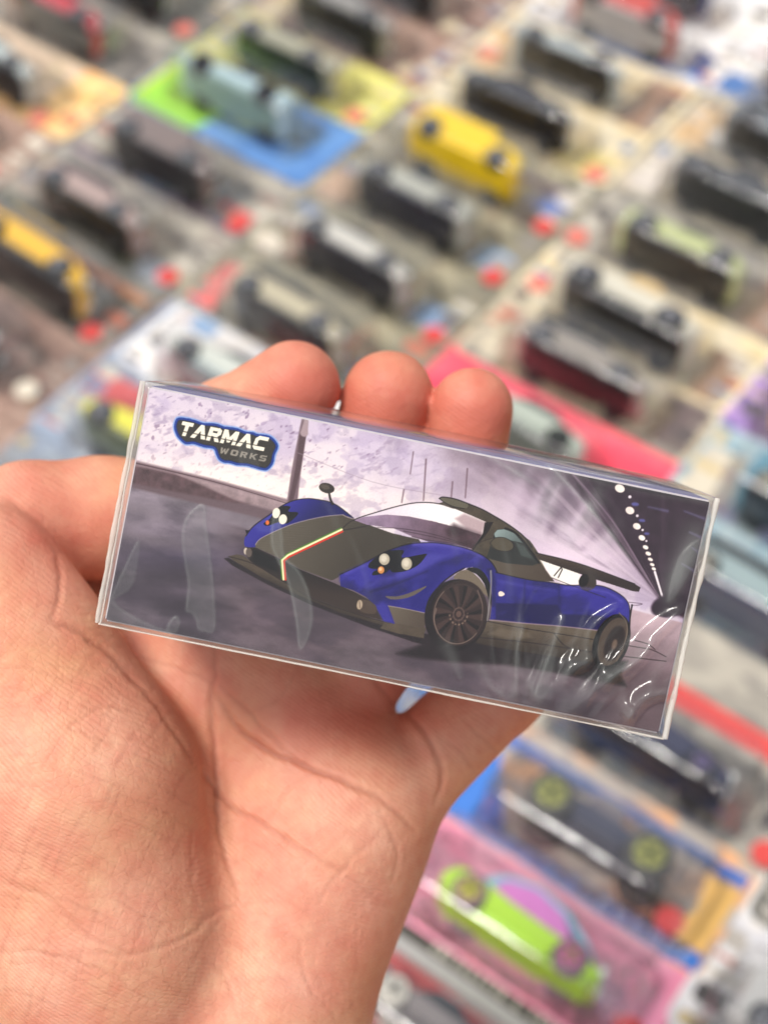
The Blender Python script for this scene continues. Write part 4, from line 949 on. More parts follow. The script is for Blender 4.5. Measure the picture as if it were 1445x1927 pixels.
def make_box():
    root = bpy.data.objects.new('boxed_toy_car', None)
    COL.objects.link(root); root.empty_display_size = .02
    basis(root, B_O)
    root['label'] = 'clear wrapped toy car box with blue supercar artwork held in the hand'
    root['category'] = 'toy box'
    # carton: rounded edges, printed dark blue on its other sides
    bm = bmesh.new()
    bmesh.ops.create_cube(bm, size=1)
    bmesh.ops.scale(bm, vec=(BW, BH, BD), verts=bm.verts)
    bmesh.ops.translate(bm, vec=(0, 0, -BD / 2 - 0.00006), verts=bm.verts)
    bmesh.ops.bevel(bm, geom=list(bm.edges), offset=0.00035, segments=3, affect='EDGES')
    me = bpy.data.meshes.new('carton'); bm.to_mesh(me); bm.free()
    link('carton', me, paint((198, 190, 194), 0.4, noise=.06), root)
    tp = poly_prism([(-BW / 2 + .0004, -BD + .0006), (BW / 2 - .0004, -BD + .0006), (BW / 2 - .0004, -.0005), (-BW / 2 + .0004, -.0005)], 0, .00006)
    tp.transform(Matrix(((1, 0, 0, 0), (0, 0, 1, BH / 2), (0, 1, 0, 0), (0, 0, 0, 1)))); tp.flip_normals()
    link('top_print', tp, paint((78, 78, 148), 0.35, noise=.1), root)
    # printed front
    img = paint_front()
    nx, ny = img.shape[:2]
    bx, by = BW - 0.0005, BH - 0.0005
    x = np.linspace(-bx / 2, bx / 2, nx); y = np.linspace(-by / 2, by / 2, ny)
    X, Y = np.meshgrid(x, y, indexing='ij')
    V = np.stack([X.ravel(), Y.ravel(), np.zeros(nx * ny)], 1)
    I = np.arange(nx * ny).reshape(nx, ny)
    Fq = np.stack([I[:-1, :-1].ravel(), I[1:, :-1].ravel(), I[1:, 1:].ravel(), I[:-1, 1:].ravel()], 1)
    me = mesh_np('front_print', V, Fq)
    at = me.attributes.new('ink', 'FLOAT_COLOR', 'POINT')
    c = np.ones((nx * ny, 4), np.float32); c[:, :3] = np.clip(lin(img.reshape(-1, 3)) ** 1.3 * INK * np.array((1.05, 1.0, .92)), 0, .85)
    at.data.foreach_set('color', c.ravel())
    m, nt, b = new_mat('printed_front')
    a = nt.nodes.new('ShaderNodeAttribute'); a.attribute_name = 'ink'
    nt.links.new(a.outputs['Color'], b.inputs['Base Color'])
    b.inputs['Roughness'].default_value = 0.45
    b.inputs['Specular IOR Level'].default_value = 0.25
    o = link('front_print', me, m, root)
    o['label'] = 'printed front with blue supercar, tunnel lights and lettered badge'
    # --- clear film: front sheet with folds
    film = clear_plastic('wrap_film', 0.085, 0.8, use_gap_glare=True)
    fx, fy = BW + 0.0016, BH + 0.0010
    nx, ny = 420, 180
    x = np.linspace(-fx / 2, fx / 2, nx); y = np.linspace(-fy / 2, fy / 2, ny)
    X, Y = np.meshgrid(x, y, indexing='ij')
    u, v = box_px(X, Y)
    H = np.full(u.shape, 0.00035)
    H += 0.00012 * (vnoise(u + 11, v + 5, 150, 41, 2) - .5) + 0.00003 * (vnoise(u + 31, v + 5, 34, 42, 2) - .5)
    gap_glare = 0.004 + 0.014 * vnoise(u + 3, v + 9, 90, 44, 3)
    folds = [([(966, 1318), (972, 1250), (984, 1165)], 11, 5, .55), ([(1000, 1318), (1022, 1255), (1056, 1160)], 16, 5, .5), ([(1022, 1318), (1068, 1262), (1102, 1240), (1110, 1225)], 15, 9, .9), ([(1098, 1240), (1110, 1180), (1160, 1140)], 9, 4, .6),
             ([(1064, 1332), (1130, 1282), (1180, 1245), (1230, 1190), (1284, 1144)], 20, 8, 1.0), ([(1150, 1262), (1200, 1236), (1225, 1205)], 9, 4, .5), ([(1174, 1352), (1205, 1312), (1250, 1300), (1292, 1312)], 12, 9, .8), ([(1178, 1350), (1186, 1335), (1180, 1328)], 6, 4, .4),
             ([(905, 1250), (925, 1290), (950, 1310)], 10, 5, .3), ([(840, 1210), (858, 1250), (868, 1280)], 14, 5, .3), ([(1085, 915), (1060, 985), (1040, 1020)], 14, 6, .18), ([(1128, 1000), (1100, 1050)], 10, 5, .15), ([(1310, 985), (1270, 1080), (1255, 1140)], 26, 12, .3)]
    fr_ = random.Random(3)
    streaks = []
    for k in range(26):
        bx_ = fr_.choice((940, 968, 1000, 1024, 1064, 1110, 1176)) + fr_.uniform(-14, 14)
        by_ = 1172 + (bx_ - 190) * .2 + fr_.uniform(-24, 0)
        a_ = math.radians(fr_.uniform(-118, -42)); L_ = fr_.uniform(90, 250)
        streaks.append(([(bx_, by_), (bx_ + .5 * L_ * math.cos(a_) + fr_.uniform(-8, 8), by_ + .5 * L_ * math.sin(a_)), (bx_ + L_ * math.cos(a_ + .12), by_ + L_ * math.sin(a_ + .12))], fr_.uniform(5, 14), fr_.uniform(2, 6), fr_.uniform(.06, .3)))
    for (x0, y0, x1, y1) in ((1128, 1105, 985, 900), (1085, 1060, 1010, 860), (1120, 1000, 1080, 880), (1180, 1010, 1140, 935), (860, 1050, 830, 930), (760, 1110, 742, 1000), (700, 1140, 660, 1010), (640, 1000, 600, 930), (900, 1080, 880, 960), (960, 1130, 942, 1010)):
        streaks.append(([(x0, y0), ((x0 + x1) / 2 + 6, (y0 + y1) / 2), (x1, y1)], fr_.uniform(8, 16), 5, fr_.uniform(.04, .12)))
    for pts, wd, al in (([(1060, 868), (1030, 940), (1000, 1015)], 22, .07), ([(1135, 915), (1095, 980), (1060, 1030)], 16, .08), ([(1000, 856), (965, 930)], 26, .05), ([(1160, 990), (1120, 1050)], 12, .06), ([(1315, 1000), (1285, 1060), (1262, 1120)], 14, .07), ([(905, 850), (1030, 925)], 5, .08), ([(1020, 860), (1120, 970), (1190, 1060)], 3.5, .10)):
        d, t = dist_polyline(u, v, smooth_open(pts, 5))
        gap_glare += 1.7 * al * np.exp(-(d / wd) ** 2) * np.sin(np.pi * np.clip(t * .9 + .05, 0, 1)) * (.5 + vnoise(u, v, 26, 131, 2))  # diagonal glare bands painted into the film as soft whitish haze
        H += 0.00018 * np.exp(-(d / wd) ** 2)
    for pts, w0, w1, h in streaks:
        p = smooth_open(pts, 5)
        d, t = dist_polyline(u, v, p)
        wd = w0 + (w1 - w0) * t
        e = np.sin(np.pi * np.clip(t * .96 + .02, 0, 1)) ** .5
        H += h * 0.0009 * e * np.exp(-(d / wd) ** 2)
        gap_glare += .03 * e * fr_.uniform(.3, 1.0) * np.exp(-(d / (wd * .8)) ** 2)  # hazy reflection along each streak, painted on as pale film colour
    for pts, w0, w1, h in folds:
        p = smooth_open(pts, 6)
        d, t = dist_polyline(u, v, p)
        wd = w0 + (w1 - w0) * t
        e = np.sin(np.pi * np.clip(t * .94 + .04, 0, 1)) ** .4
        H += h * 0.0017 * e * np.exp(-(d / (wd * 1.45)) ** 2)
        gap_glare += .05 * e * np.exp(-(d / wd) ** 2)
    # sheets of trapped air at the left: sharp borders where the film lies on the print
    pat = [[(348, 985), (362, 962), (384, 950), (387, 985), (395, 1040), (402, 1110), (404, 1182), (385, 1187), (374, 1182), (372, 1168), (362, 1152), (352, 1146), (356, 1100), (350, 1060), (345, 1020)],
           [(517, 968), (530, 1000), (534, 1045), (560, 1072), (578, 1108), (587, 1150), (584, 1185), (572, 1214), (564, 1217), (560, 1180), (552, 1130), (540, 1085), (526, 1058), (512, 1020)],
           [(452, 830), (480, 850), (490, 890), (476, 910), (455, 880)],
           [(200, 1150), (240, 1060), (262, 1020), (250, 1100), (215, 1130), (260, 1165), (330, 1196), (200, 1180)],
           [(316, 1185), (322, 1168), (333, 1160), (338, 1172), (330, 1190)],
           [(1255, 1120), (1275, 1050), (1310, 1015), (1320, 1030), (1290, 1090), (1262, 1130)],
           [(1005, 1300), (1030, 1235), (1056, 1160), (1060, 1175), (1035, 1260), (1022, 1310)]]
    class _C: pass
    cvf = Canvas.__new__(Canvas); cvf.nx, cvf.ny, cvf.u, cvf.v = nx, ny, u, v
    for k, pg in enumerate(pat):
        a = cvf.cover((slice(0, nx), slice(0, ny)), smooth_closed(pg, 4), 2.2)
        gap_glare += a * (0.05, .055, .03, .04, .04, .04, .04)[k]
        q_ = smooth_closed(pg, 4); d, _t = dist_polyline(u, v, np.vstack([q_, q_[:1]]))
        gap_glare += (.10, .10, .03, .06, .10, .05, .05)[k] * np.exp(-(d / 2.6) ** 2) * (.25 + .75 * vnoise(u, v, 50, 95 + k, 2))
        H += a * 0.00012
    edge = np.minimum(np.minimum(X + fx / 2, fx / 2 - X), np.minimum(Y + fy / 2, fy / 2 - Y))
    gap_glare += 0.12 * np.exp(-(edge / 0.0007) ** 2)
    H -= 0.0005 * np.exp(-(edge / 0.0006) ** 2)
    V = np.stack([X.ravel(), Y.ravel(), H.ravel()], 1)
    I = np.arange(nx * ny).reshape(nx, ny)
    Fq = np.stack([I[:-1, :-1].ravel(), I[1:, :-1].ravel(), I[1:, 1:].ravel(), I[:-1, 1:].ravel()], 1)
    me = mesh_np('film_front', V, Fq)
    g = me.attributes.new('gap_glare', 'FLOAT', 'POINT'); g.data.foreach_set('value', gap_glare.ravel().astype(np.float32))
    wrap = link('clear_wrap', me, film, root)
    wrap['label'] = 'wrinkled clear plastic wrap'
    # --- side sheets of the film (slightly wavy)
    def sheet(name, f, n, m_, lo, hi):
        a = np.linspace(0, 1, n); b = np.linspace(0, 1, m_)
        Aa, Bb = np.meshgrid(a, b, indexing='ij')
        V = f(Aa, Bb)
        I = np.arange(n * m_).reshape(n, m_)
        Fq = np.stack([I[:-1, :-1].ravel(), I[1:, :-1].ravel(), I[1:, 1:].ravel(), I[:-1, 1:].ravel()], 1)
        me = mesh_np(name, V.reshape(-1, 3), Fq)
        g = me.attributes.new('gap_glare', 'FLOAT', 'POINT')
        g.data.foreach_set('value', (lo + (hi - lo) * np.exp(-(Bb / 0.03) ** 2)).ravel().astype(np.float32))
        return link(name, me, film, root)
    bd = BD + .0006
    wav = lambda A_, B_, s: 0.00035 * (vnoise(A_ * 300 + s, B_ * 90 + s, 40, 50 + s, 2) - .5)
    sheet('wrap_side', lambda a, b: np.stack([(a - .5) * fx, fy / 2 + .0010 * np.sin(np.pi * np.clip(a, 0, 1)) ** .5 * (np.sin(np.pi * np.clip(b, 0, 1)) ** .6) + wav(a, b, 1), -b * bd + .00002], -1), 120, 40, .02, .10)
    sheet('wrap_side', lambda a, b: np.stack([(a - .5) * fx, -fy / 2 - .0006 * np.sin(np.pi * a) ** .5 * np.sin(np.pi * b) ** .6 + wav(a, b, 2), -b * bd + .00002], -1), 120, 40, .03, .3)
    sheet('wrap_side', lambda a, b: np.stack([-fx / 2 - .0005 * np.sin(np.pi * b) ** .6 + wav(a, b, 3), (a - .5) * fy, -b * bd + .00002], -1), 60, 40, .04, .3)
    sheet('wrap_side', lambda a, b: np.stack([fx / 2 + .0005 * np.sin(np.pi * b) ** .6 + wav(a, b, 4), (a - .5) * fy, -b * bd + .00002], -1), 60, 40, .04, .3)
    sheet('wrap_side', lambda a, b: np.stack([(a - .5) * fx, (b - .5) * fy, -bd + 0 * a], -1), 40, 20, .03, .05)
    # --- welded seams: thin whitish ridges of plastic along the short ends and the lower edge
    m, nt, b = new_mat('seam_plastic')
    b.inputs['Base Color'].default_value = (*lin((232, 226, 216)), 1)
    b.inputs['Roughness'].default_value = 0.12
    b.inputs['Alpha'].default_value = 0.5
    b.inputs['Coat Weight'].default_value = 1
    def seam(p0, p1, r, seed, r2=None):
        n, k = 90, 8
        p0 = np.array(p0); p1 = np.array(p1)
        t = np.linspace(0, 1, n)
        nz = vnoise(t * 400 + seed, t * 0 + seed, 50, seed, 3)
        nz2 = vnoise(t * 400 + seed + 90, t * 0 + seed, 30, seed + 1, 2)
        c = p0 + (p1 - p0) * t[:, None]
        c = c + ((nz - .5) * .0003)[:, None] * np.array([abs(p1[1] - p0[1]) > .01, abs(p1[0] - p0[0]) > .01, 0.6])
        rad = r * (.6 + .8 * nz2)
        d = (p1 - p0) / np.linalg.norm(p1 - p0)
        e1 = np.array([0, 0, 1.0]); e2 = np.cross(d, e1)
        a = np.linspace(0, 2 * np.pi, k, endpoint=False)
        V = c[:, None] + rad[:, None, None] * (np.cos(a)[None, :, None] * e1 * (r2 or 1.6) + np.sin(a)[None, :, None] * e2)
        I = np.arange(n * k).reshape(n, k)
        J = np.roll(I, -1, 1)
        Fq = np.stack([I[:-1].ravel(), I[1:].ravel(), J[1:].ravel(), J[:-1].ravel()], 1)
        return link('wrap_seam', mesh_np('seam', V.reshape(-1, 3), Fq), m, root)
    seam((-fx / 2 - .0003, -fy / 2, -.0004), (-fx / 2 - .0003, fy / 2, -.0004), .00038, 61)
    seam((-fx / 2 + .0003, -fy / 2, .0000), (-fx / 2 + .0002, fy / 2, .0000), .00014, 66)
    seam((fx / 2 + .0001, -fy / 2, -.0003), (fx / 2 + .0001, fy / 2, -.0003), .00042, 62)
    seam((-fx / 2, -fy / 2 - .0001, -.0002), (fx / 2, -fy / 2 - .0001, -.0002), .00015, 63)
    return root
INK = 0.98
make_box()
#@@HAND
# ------------------------------------------------------------------ hand
def rc(P, a, b):
    """round cone distance"""
    a, ra = a; b, rb = b
    f4 = np.float32
    ba = (b - a).astype(f4); L2 = f4(ba @ ba)
    x = P[0] - f4(a[0]); y = P[1] - f4(a[1]); z = P[2] - f4(a[2])
    t = np.clip((x * ba[0] + y * ba[1] + z * ba[2]) / L2, f4(0), f4(1))
    x = x - t * ba[0]; y = y - t * ba[1]; z = z - t * ba[2]
    return np.sqrt(x * x + y * y + z * z) - (f4(ra) + f4(rb - ra) * t)

def smin(a, b, k):
    k = np.float32(k)
    h = np.maximum(k - np.abs(a - b), np.float32(0))
    return np.minimum(a, b) - h * h / (4 * k)

def N(u, v, z, r): return (pxw(u, v, z), r)

def hand_sdf(P):
    def chain(nodes, k=2.0):
        d = None
        for a, b in zip(nodes[:-1], nodes[1:]):
            e = rc(P, a, b)
            d = e if d is None else smin(d, e, k)
        return d
    # palm slab
    wr = [N(170, 2380, 276, 15), N(230, 2380, 276, 15.5), N(290, 2380, 276, 15.5), N(310, 2380, 276, 14.0)]
    mcp = [N(400, 1180, 287, 11.5), N(510, 1240, 287.5, 11.5), N(602, 1338, 287, 10.6), N(742, 1478, 284.5, 9.8)]
    d = rc(P, wr[0], mcp[0])
    for a, b in list(zip(wr, mcp))[1:]:
        d = smin(d, rc(P, a, b), 10)
    # pads at the finger roots
    for n in (N(580, 1396, 280.5, 8.2), N(690, 1475, 279, 8.0), N(505, 1285, 283, 8.5)):
        d = smin(d, rc(P, n, (n[0] + np.array([.4, .6, 0]), n[1])), 8)
    # hypothenar
    d = smin(d, rc(P, N(606, 1610, 277, 11.6), N(452, 1950, 274, 15.2)), 14)
    d = smin(d, rc(P, N(452, 1950, 274, 15.2), N(320, 2350, 276, 15.5)), 14)
    # thenar mass
    th = rc(P, N(-30, 1095, 264, 13.0), N(140, 1480, 265, 18.5))
    th = smin(th, rc(P, N(140, 1480, 265, 18.5), N(190, 1760, 267, 18)), 10)
    th = smin(th, rc(P, N(190, 1760, 267, 18), N(265, 2330, 275, 17)), 14)
    th = smin(th, rc(P, N(20, 1250, 271, 13), N(50, 1700, 274, 18)), 14)
    d = smin(d, th, 5.0)
    # web towards the index finger
    d = smin(d, rc(P, N(70, 1215, 292, 9), N(400, 1200, 290, 10)), 9)
    d = smin(d, rc(P, N(60, 1120, 300, 9), N(400, 1090, 296, 9)), 6)
    # forearm
    fa = rc(P, N(230, 2380, 277, 20), N(100, 3150, 276, 25))
    fb = rc(P, N(320, 2380, 277, 18), N(240, 3150, 276, 25))
    d = smin(d, smin(fa, fb, 14), 16)
    # thumb
    tb = chain([N(-30, 1080, 270, 12.0), N(55, 985, 279, 10.2), N(190, 974, 284.5, 10.2), N(305, 962, 285.5, 9.0)], 4)
    d = smin(d, tb, 2.2)
    # fingers
    fing = [
        [mcp[0], N(400, 985, 286, 9.6), N(430, 808, 285, 8.8), N(556, 726, 279, 7.4)],
        [mcp[1], N(640, 1010, 285, 9.6), N(704, 850, 286, 8.2), N(731, 742, 282, 7.3)],
        [mcp[2], N(812, 1060, 284.5, 9.0), N(870, 880, 284, 7.5), N(888, 768, 280, 6.6)],
        [N(760, 1470, 284, 9.2), N(944, 1290, 285, 8.0), N(1005, 1160, 283.5, 7.4), N(1000, 1040, 283, 6.6)],
    ]
    fd = None
    for i, c in enumerate(fing):
        e = chain(c, 2.5)
        # fuller pad on the last joint
        a, b = c[-2], c[-1]
        m = a[0] * .45 + b[0] * .55 + np.array([0, 0, -.9])
        e = smin(e, rc(P, (m, b[1] * .98), (b[0] + np.array([0, 0, -.4]), b[1] * .97)), 2)
        ax = (b[0] - a[0]); sd = np.array([-ax[1], ax[0], 0]); sd = sd / np.linalg.norm(sd)
        w_ = b[1] * (.08, .12, .1, .1)[i]; hub = b[0] - ax / np.linalg.norm(ax) * .5
        e = smin(e, rc(P, (hub - sd * w_, b[1] * .84), (hub + sd * w_, b[1] * .84)), 2.5)
        fd = e if fd is None else smin(fd, e, 0.3)
    d = smin(d, fd, 1.8)
    return d

def surface_nets(f, lo, hi, h):
    n = np.ceil((hi - lo) / h).astype(int) + 1
    ax = [lo[i] + h * np.arange(n[i]) for i in range(3)]
    Fv = np.empty(n, np.float32)
    for i in range(0, n[0], 12):
        G = [ax[0][i:i + 12].astype(np.float32)[:, None, None], ax[1].astype(np.float32)[None, :, None], ax[2].astype(np.float32)[None, None, :]]
        Fv[i:i + 12] = f(G)
    sgn = Fv < 0
    c = n - 1
    acc = np.zeros((*c, 3), np.float32); cnt = np.zeros(c, np.float32)
    offs = [(i, j, k) for i in (0, 1) for j in (0, 1) for k in (0, 1)]
    sl = lambda o: tuple(slice(o[q], o[q] + c[q]) for q in range(3))
    for a in offs:
        for axis in range(3):
            if a[axis] == 1: continue
            b = list(a); b[axis] = 1; b = tuple(b)
            fa = Fv[sl(a)]; fb = Fv[sl(b)]
            m = sgn[sl(a)] != sgn[sl(b)]
            t = np.where(m, fa / np.where(m, fa - fb, 1), 0)
            for q in range(3):
                acc[..., q] += np.where(m, a[q] + (t if q == axis else 0), 0)
            cnt += m
    act = cnt > 0
    idx = -np.ones(c, np.int64); idx[act] = np.arange(act.sum())
    cells = np.argwhere(act)
    V = (cells + acc[act] / cnt[act][:, None]) * h + lo
    quads = []
    for axis in range(3):
        b_, c_ = (axis + 1) % 3, (axis + 2) % 3
        s0 = [slice(None)] * 3; s1 = [slice(None)] * 3
        s0[axis] = slice(0, -1); s1[axis] = slice(1, None)
        A_ = sgn[tuple(s0)]; B_ = sgn[tuple(s1)]
        e = np.argwhere(A_ != B_)
        e = e[(e[:, b_] > 0) & (e[:, c_] > 0) & (e[:, b_] < c[b_]) & (e[:, c_] < c[c_])]
        fl = A_[tuple(e.T)]
        def g(db, dc):
            q = e.copy(); q[:, b_] -= db; q[:, c_] -= dc
            return idx[tuple(q.T)]
        Q = np.stack([g(1, 1), g(0, 1), g(0, 0), g(1, 0)], 1)
        Q[~fl] = Q[~fl][:, ::-1]
        quads.append(Q)
    Q = np.vstack(quads)
    Q = Q[(Q >= 0).all(1)]
    return V, Q

CREASES = [  # polyline px, depth mm, width px
    ([(405, 1195), (402, 1270), (399, 1335), (405, 1420), (408, 1491), (414, 1560), (432, 1630), (452, 1690)], .75, 9),
    ([(250, 1268), (300, 1335), (345, 1405), (407, 1491), (450, 1528), (494, 1551), (560, 1595), (640, 1638)], .65, 8),
    ([(407, 1309), (440, 1362), (480, 1398), (552, 1432), (640, 1469), (712, 1505), (778, 1563)], 1.0, 9),
    ([(415, 1290), (470, 1345), (520, 1395), (560, 1428)], .5, 7),
    ([(515, 1700), (460, 1702), (407, 1716), (370, 1748), (334, 1774), (240, 1796), (170, 1790)], .34, 8),
    ([(760, 1335), (790, 1368), (812, 1405), (830, 1455), (822, 1508)], .8, 9),
    ([(95, 1168), (112, 1120), (113, 1060), (88, 1005), (40, 955), (0, 935)], .5, 9),
    ([(95, 1170), (150, 1190), (215, 1235), (262, 1290)], .7, 10),
    ([(640, 1240), (690, 1270), (745, 1330)], .5, 9),
    ([(470, 1345), (520, 1320), (560, 1270)], .25, 6),
    ([(365, 1560), (363, 1640), (372, 1700)], .2, 7),
    ([(500, 1555), (530, 1500), (590, 1455), (620, 1450)], .3, 6),
    ([(720, 1560), (640, 1640), (600, 1700)], .22, 6),
    ([(455, 1690), (520, 1600), (560, 1550)], .2, 6),
    ([(840, 1390), (870, 1420), (905, 1470)], .25, 6), ([(870, 1350), (905, 1385), (945, 1425)], .28, 6),
    ([(0, 1660), (90, 1690), (170, 1760), (260, 1800)], .3, 7), ([(0, 1790), (120, 1800), (240, 1850)], .3, 7),
    ([(560, 1760), (580, 1850), (640, 1920)], .2, 6), ([(330, 1780), (420, 1830), (450, 1920)], .2, 6),
    ([(700, 1500), (745, 1590), (740, 1660)], .25, 7),
    ([(130, 1370), (200, 1330), (270, 1345)], .2, 5),
]
def make_hand():
    lo = np.array([-98.0, -212.0, 236.0]); hi = np.array([38.0, 32.0, 306.0])
    V, Q = surface_nets(hand_sdf, lo, hi, HRES)
    me = mesh_np('hand0', V, Q)
    tmp = bpy.data.objects.new('tmp', me); COL.objects.link(tmp)
    sm = tmp.modifiers.new('s', 'SMOOTH'); sm.factor = .5; sm.iterations = 3
    ss = tmp.modifiers.new('d', 'SUBSURF'); ss.levels = 1; ss.render_levels = 1
    dg = bpy.context.evaluated_depsgraph_get()
    ev = tmp.evaluated_get(dg)
    m2 = bpy.data.meshes.new_from_object(ev)
    bpy.data.objects.remove(tmp); bpy.data.meshes.remove(me)
    n = len(m2.vertices)
    P = np.empty(n * 3, np.float32); m2.vertices.foreach_get('co', P); P = P.reshape(-1, 3).astype(float)
    Nn = np.empty(n * 3, np.float32); m2.vertices.foreach_get('normal', Nn); Nn = Nn.reshape(-1, 3).astype(float)
    # normals must point out of the flesh
    if (hand_sdf((P[:200] + Nn[:200]).T.astype(np.float32)) < hand_sdf((P[:200] - Nn[:200]).T.astype(np.float32))).mean() > .5:
        m2.flip_normals(); Nn = -Nn
    u = PW / 2 + F_PX * P[:, 0] / P[:, 2]; v = PH / 2 - F_PX * P[:, 1] / P[:, 2]
    front = sstep(.05, -.35, Nn[:, 2])
    disp = np.zeros(n); red = np.zeros(n)
    wob = vnoise(u + 2000, v + 2000, 30, 71, 2); wob2 = vnoise(u + 2500, v + 2000, 30, 72, 2)
    uu = u + (wob - .5) * 10; vv = v + (wob2 - .5) * 10
    def crease(pts, dep, wd, ridge=.25, tint=1.0):
        p = smooth_open(pts, 5)
        m = (u > p[:, 0].min() - 60) & (u < p[:, 0].max() + 60) & (v > p[:, 1].min() - 60) & (v < p[:, 1].max() + 60) & (front > 0)
        if not m.any(): return
        d, t = dist_polyline(uu[m], vv[m], p)
        e = np.clip(np.sin(np.pi * np.clip(t * .96 + .02, 0, 1)), 0, 1) ** .5
        g = np.exp(-(d / wd) ** 2)
        disp[m] += (-dep * g + dep * ridge * np.exp(-((d - wd * 2.4) / (wd * 1.3)) ** 2)) * e * front[m]
        red[m] += dep * tint * np.exp(-(d / (wd * .9)) ** 2) * e * front[m]
    for pts, dep, wd in CREASES: crease(pts, dep * .42, wd * .6, .3, 1.0)
    r = random.Random(5)
    # net of fine lines on the ball of the thumb and the palm
    for ang, gapp, x0, x1, y0, y1 in ((20, 27, 0, 345, 1230, 1900), (-63, 26, 0, 345, 1230, 1900), (35, 46, 380, 720, 1560, 1920), (-50, 52, 400, 740, 1500, 1920)):
        a = math.radians(ang); dx, dy = math.cos(a), math.sin(a)
        mx, my = (x0 + x1) / 2, (y0 + y1) / 2
        for k in range(-16, 17):
            s = -420 + r.uniform(0, 90)
            while s < 420:
                L = r.uniform(60, 200)
                off = k * gapp + r.uniform(-11, 11)
                pts = []
                for q in (0, .5, 1):
                    t = s + L * q
                    pts.append((mx + dx * t - dy * (off + r.uniform(-5, 5) + .0004 * t * t), my + dy * t + dx * (off + r.uniform(-5, 5) + .0004 * t * t)))
                if x0 - 30 < pts[1][0] < x1 and y0 < pts[1][1] < y1 and r.random() < (.75 if x1 < 360 else .4):
                    crease(pts, r.uniform(.02, .045) * (1 if x1 < 360 else .7), r.uniform(3.0, 3.6), .2, 3.6)
                s += L + r.uniform(10, 70)
    for k in range(10):
        cx = r.uniform(380, 740); cy = r.uniform(1480, 1910)
        L = r.uniform(25, 90); a = math.radians(r.choice((50, -30, 75, 20)) + r.uniform(-18, 18))
        pts = [(cx - L * math.cos(a), cy - L * math.sin(a)), (cx + r.uniform(-8, 8), cy), (cx + L * math.cos(a), cy + L * math.sin(a))]
        crease(pts, r.uniform(.02, .06), 4.0, .2, 1.4)
    disp += .55 * (vnoise(u + 3000, v + 3000, 130, 73, 2) - .5) * front + .22 * (vnoise(u + 3000, v + 3000, 42, 74, 3) - .5) * front
    P2 = P + Nn * disp[:, None]
    W = cam2world(P2)
    m2.vertices.foreach_set('co', W.astype(np.float32).ravel())
    m2.polygons.foreach_set('use_smooth', np.ones(len(m2.polygons), bool))
    m2.update()
    # blood / pigment map: finger tips and pads redder, ball of the thumb paler with yellowish patches
    tips = sum(np.exp(-(((u - a) / 95) ** 2 + ((v - b) / 110) ** 2)) for a, b in ((560, 750), (730, 770), (885, 790)))
    pad = np.exp(-(((u - 660) / 150) ** 2 + ((v - 1330) / 110) ** 2)) * .6 + np.exp(-(((u - 150) / 110) ** 2 + ((v - 1010) / 90) ** 2)) * .45 + np.exp(-(((u - 900) / 90) ** 2 + ((v - 1390) / 80) ** 2)) * .15
    bl = .32 + .62 * np.clip(tips, 0, 1) + pad + .7 * (vnoise(u + 4000, v + 4000, 150, 75, 3) - .5) + .55 * (vnoise(u + 4000, v + 4000, 38, 76, 4) - .5)
    yel = np.clip(.5 + 1.4 * (vnoise(u + 5000, v + 4000, 150, 77, 3) - .5), 0, 1)
    col = np.zeros((n, 4), np.float32); col[:, 0] = np.clip(bl, 0, 1); col[:, 1] = np.clip(red * 1.25, 0, 1); col[:, 2] = yel; col[:, 3] = 1
    at = m2.attributes.new('flesh', 'FLOAT_COLOR', 'POINT'); at.data.foreach_set('color', col.ravel())
    # --- skin
    m, nt, b = new_mat('skin')
    L = nt.links.new
    a = nt.nodes.new('ShaderNodeAttribute'); a.attribute_name = 'flesh'
    sp = nt.nodes.new('ShaderNodeSeparateColor'); L(a.outputs['Color'], sp.inputs[0])
    def mix(fac, A_, B_):
        x = nt.nodes.new('ShaderNodeMix'); x.data_type = 'RGBA'
        for key, val in (('Factor', fac), ('A', A_), ('B', B_)):
            if isinstance(val, (tuple, float)): x.inputs[key].default_value = val if isinstance(val, float) else (*val, 1)
            else: L(val, x.inputs[key])
        return x.outputs['Result']
    pale = mix(sp.outputs[2], SKIN_PALE, SKIN_YEL)
    base = mix(sp.outputs[0], pale, SKIN_RED)
    tc = nt.nodes.new('ShaderNodeTexCoord')
    mot = nt.nodes.new('ShaderNodeTexNoise'); mot.inputs['Scale'].default_value = 420; mot.inputs['Detail'].default_value = 4
    L(tc.outputs['Object'], mot.inputs['Vector'])
    rmp = nt.nodes.new('ShaderNodeMapRange'); rmp.inputs[1].default_value = .35; rmp.inputs[2].default_value = .75; rmp.inputs[3].default_value = 0; rmp.inputs[4].default_value = .35
    L(mot.outputs[0], rmp.inputs[0])
    base = mix(rmp.outputs[0], base, SKIN_RED)
    base = mix(sp.outputs[1], base, SKIN_CREASE)
    L(base, b.inputs['Base Color'])
    b.inputs['Roughness'].default_value = 0.52
    b.inputs['Specular IOR Level'].default_value = 0.34
    b.inputs['Subsurface Weight'].default_value = 0.15
    b.inputs['Subsurface Radius'].default_value = (1.0, 0.32, 0.16)
    b.inputs['Subsurface Scale'].default_value = 0.0022
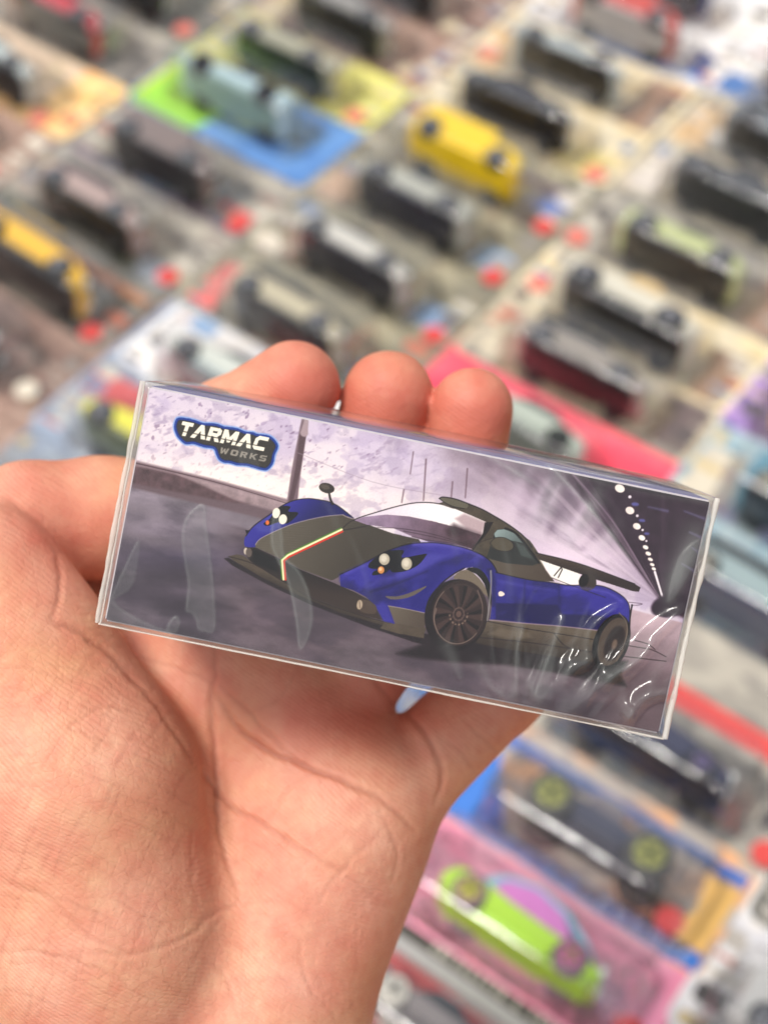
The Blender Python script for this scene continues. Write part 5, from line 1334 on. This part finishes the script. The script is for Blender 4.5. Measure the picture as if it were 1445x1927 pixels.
    # papillary ridges + pores
    wv = nt.nodes.new('ShaderNodeTexWave'); wv.wave_type = 'BANDS'; wv.bands_direction = 'DIAGONAL'
    wv.inputs['Scale'].default_value = 560; wv.inputs['Distortion'].default_value = 20; wv.inputs['Detail'].default_value = 1.5; wv.inputs['Detail Scale'].default_value = .12
    L(tc.outputs['Object'], wv.inputs['Vector'])
    vo = nt.nodes.new('ShaderNodeTexVoronoi'); vo.feature = 'DISTANCE_TO_EDGE'; vo.inputs['Scale'].default_value = 620
    L(tc.outputs['Object'], vo.inputs['Vector'])
    vr = nt.nodes.new('ShaderNodeMapRange'); vr.inputs[1].default_value = 0; vr.inputs[2].default_value = .12; L(vo.outputs['Distance'], vr.inputs[0])
    ns = nt.nodes.new('ShaderNodeTexNoise'); ns.inputs['Scale'].default_value = 900; ns.inputs['Detail'].default_value = 3; L(tc.outputs['Object'], ns.inputs['Vector'])
    b1 = nt.nodes.new('ShaderNodeBump'); b1.inputs['Strength'].default_value = .16; b1.inputs['Distance'].default_value = .00025; L(wv.outputs['Fac'], b1.inputs['Height'])
    b2 = nt.nodes.new('ShaderNodeBump'); b2.inputs['Strength'].default_value = .14; b2.inputs['Distance'].default_value = .0003; L(vr.outputs[0], b2.inputs['Height']); L(b1.outputs[0], b2.inputs['Normal'])
    b3 = nt.nodes.new('ShaderNodeBump'); b3.inputs['Strength'].default_value = .4; b3.inputs['Distance'].default_value = .0003; L(ns.outputs[0], b3.inputs['Height']); L(b2.outputs[0], b3.inputs['Normal'])
    L(b3.outputs[0], b.inputs['Normal'])
    o = link('hand', m2, m)
    # origin at the wrist
    org = cam2world(pxw(290, 2380, 277))
    m2.transform(Matrix.Translation(-Vector(org))); o.location = org
    o['label'] = 'open left hand with palm up, fingers curled behind the wrapped toy box'
    o['category'] = 'hand'
HRES = 0.75
SKIN_PALE = tuple(lin((223, 168, 144))); SKIN_YEL = tuple(lin((217, 166, 126))); SKIN_RED = tuple(lin((200, 112, 92))); SKIN_CREASE = tuple(lin((146, 76, 58)))
make_hand()
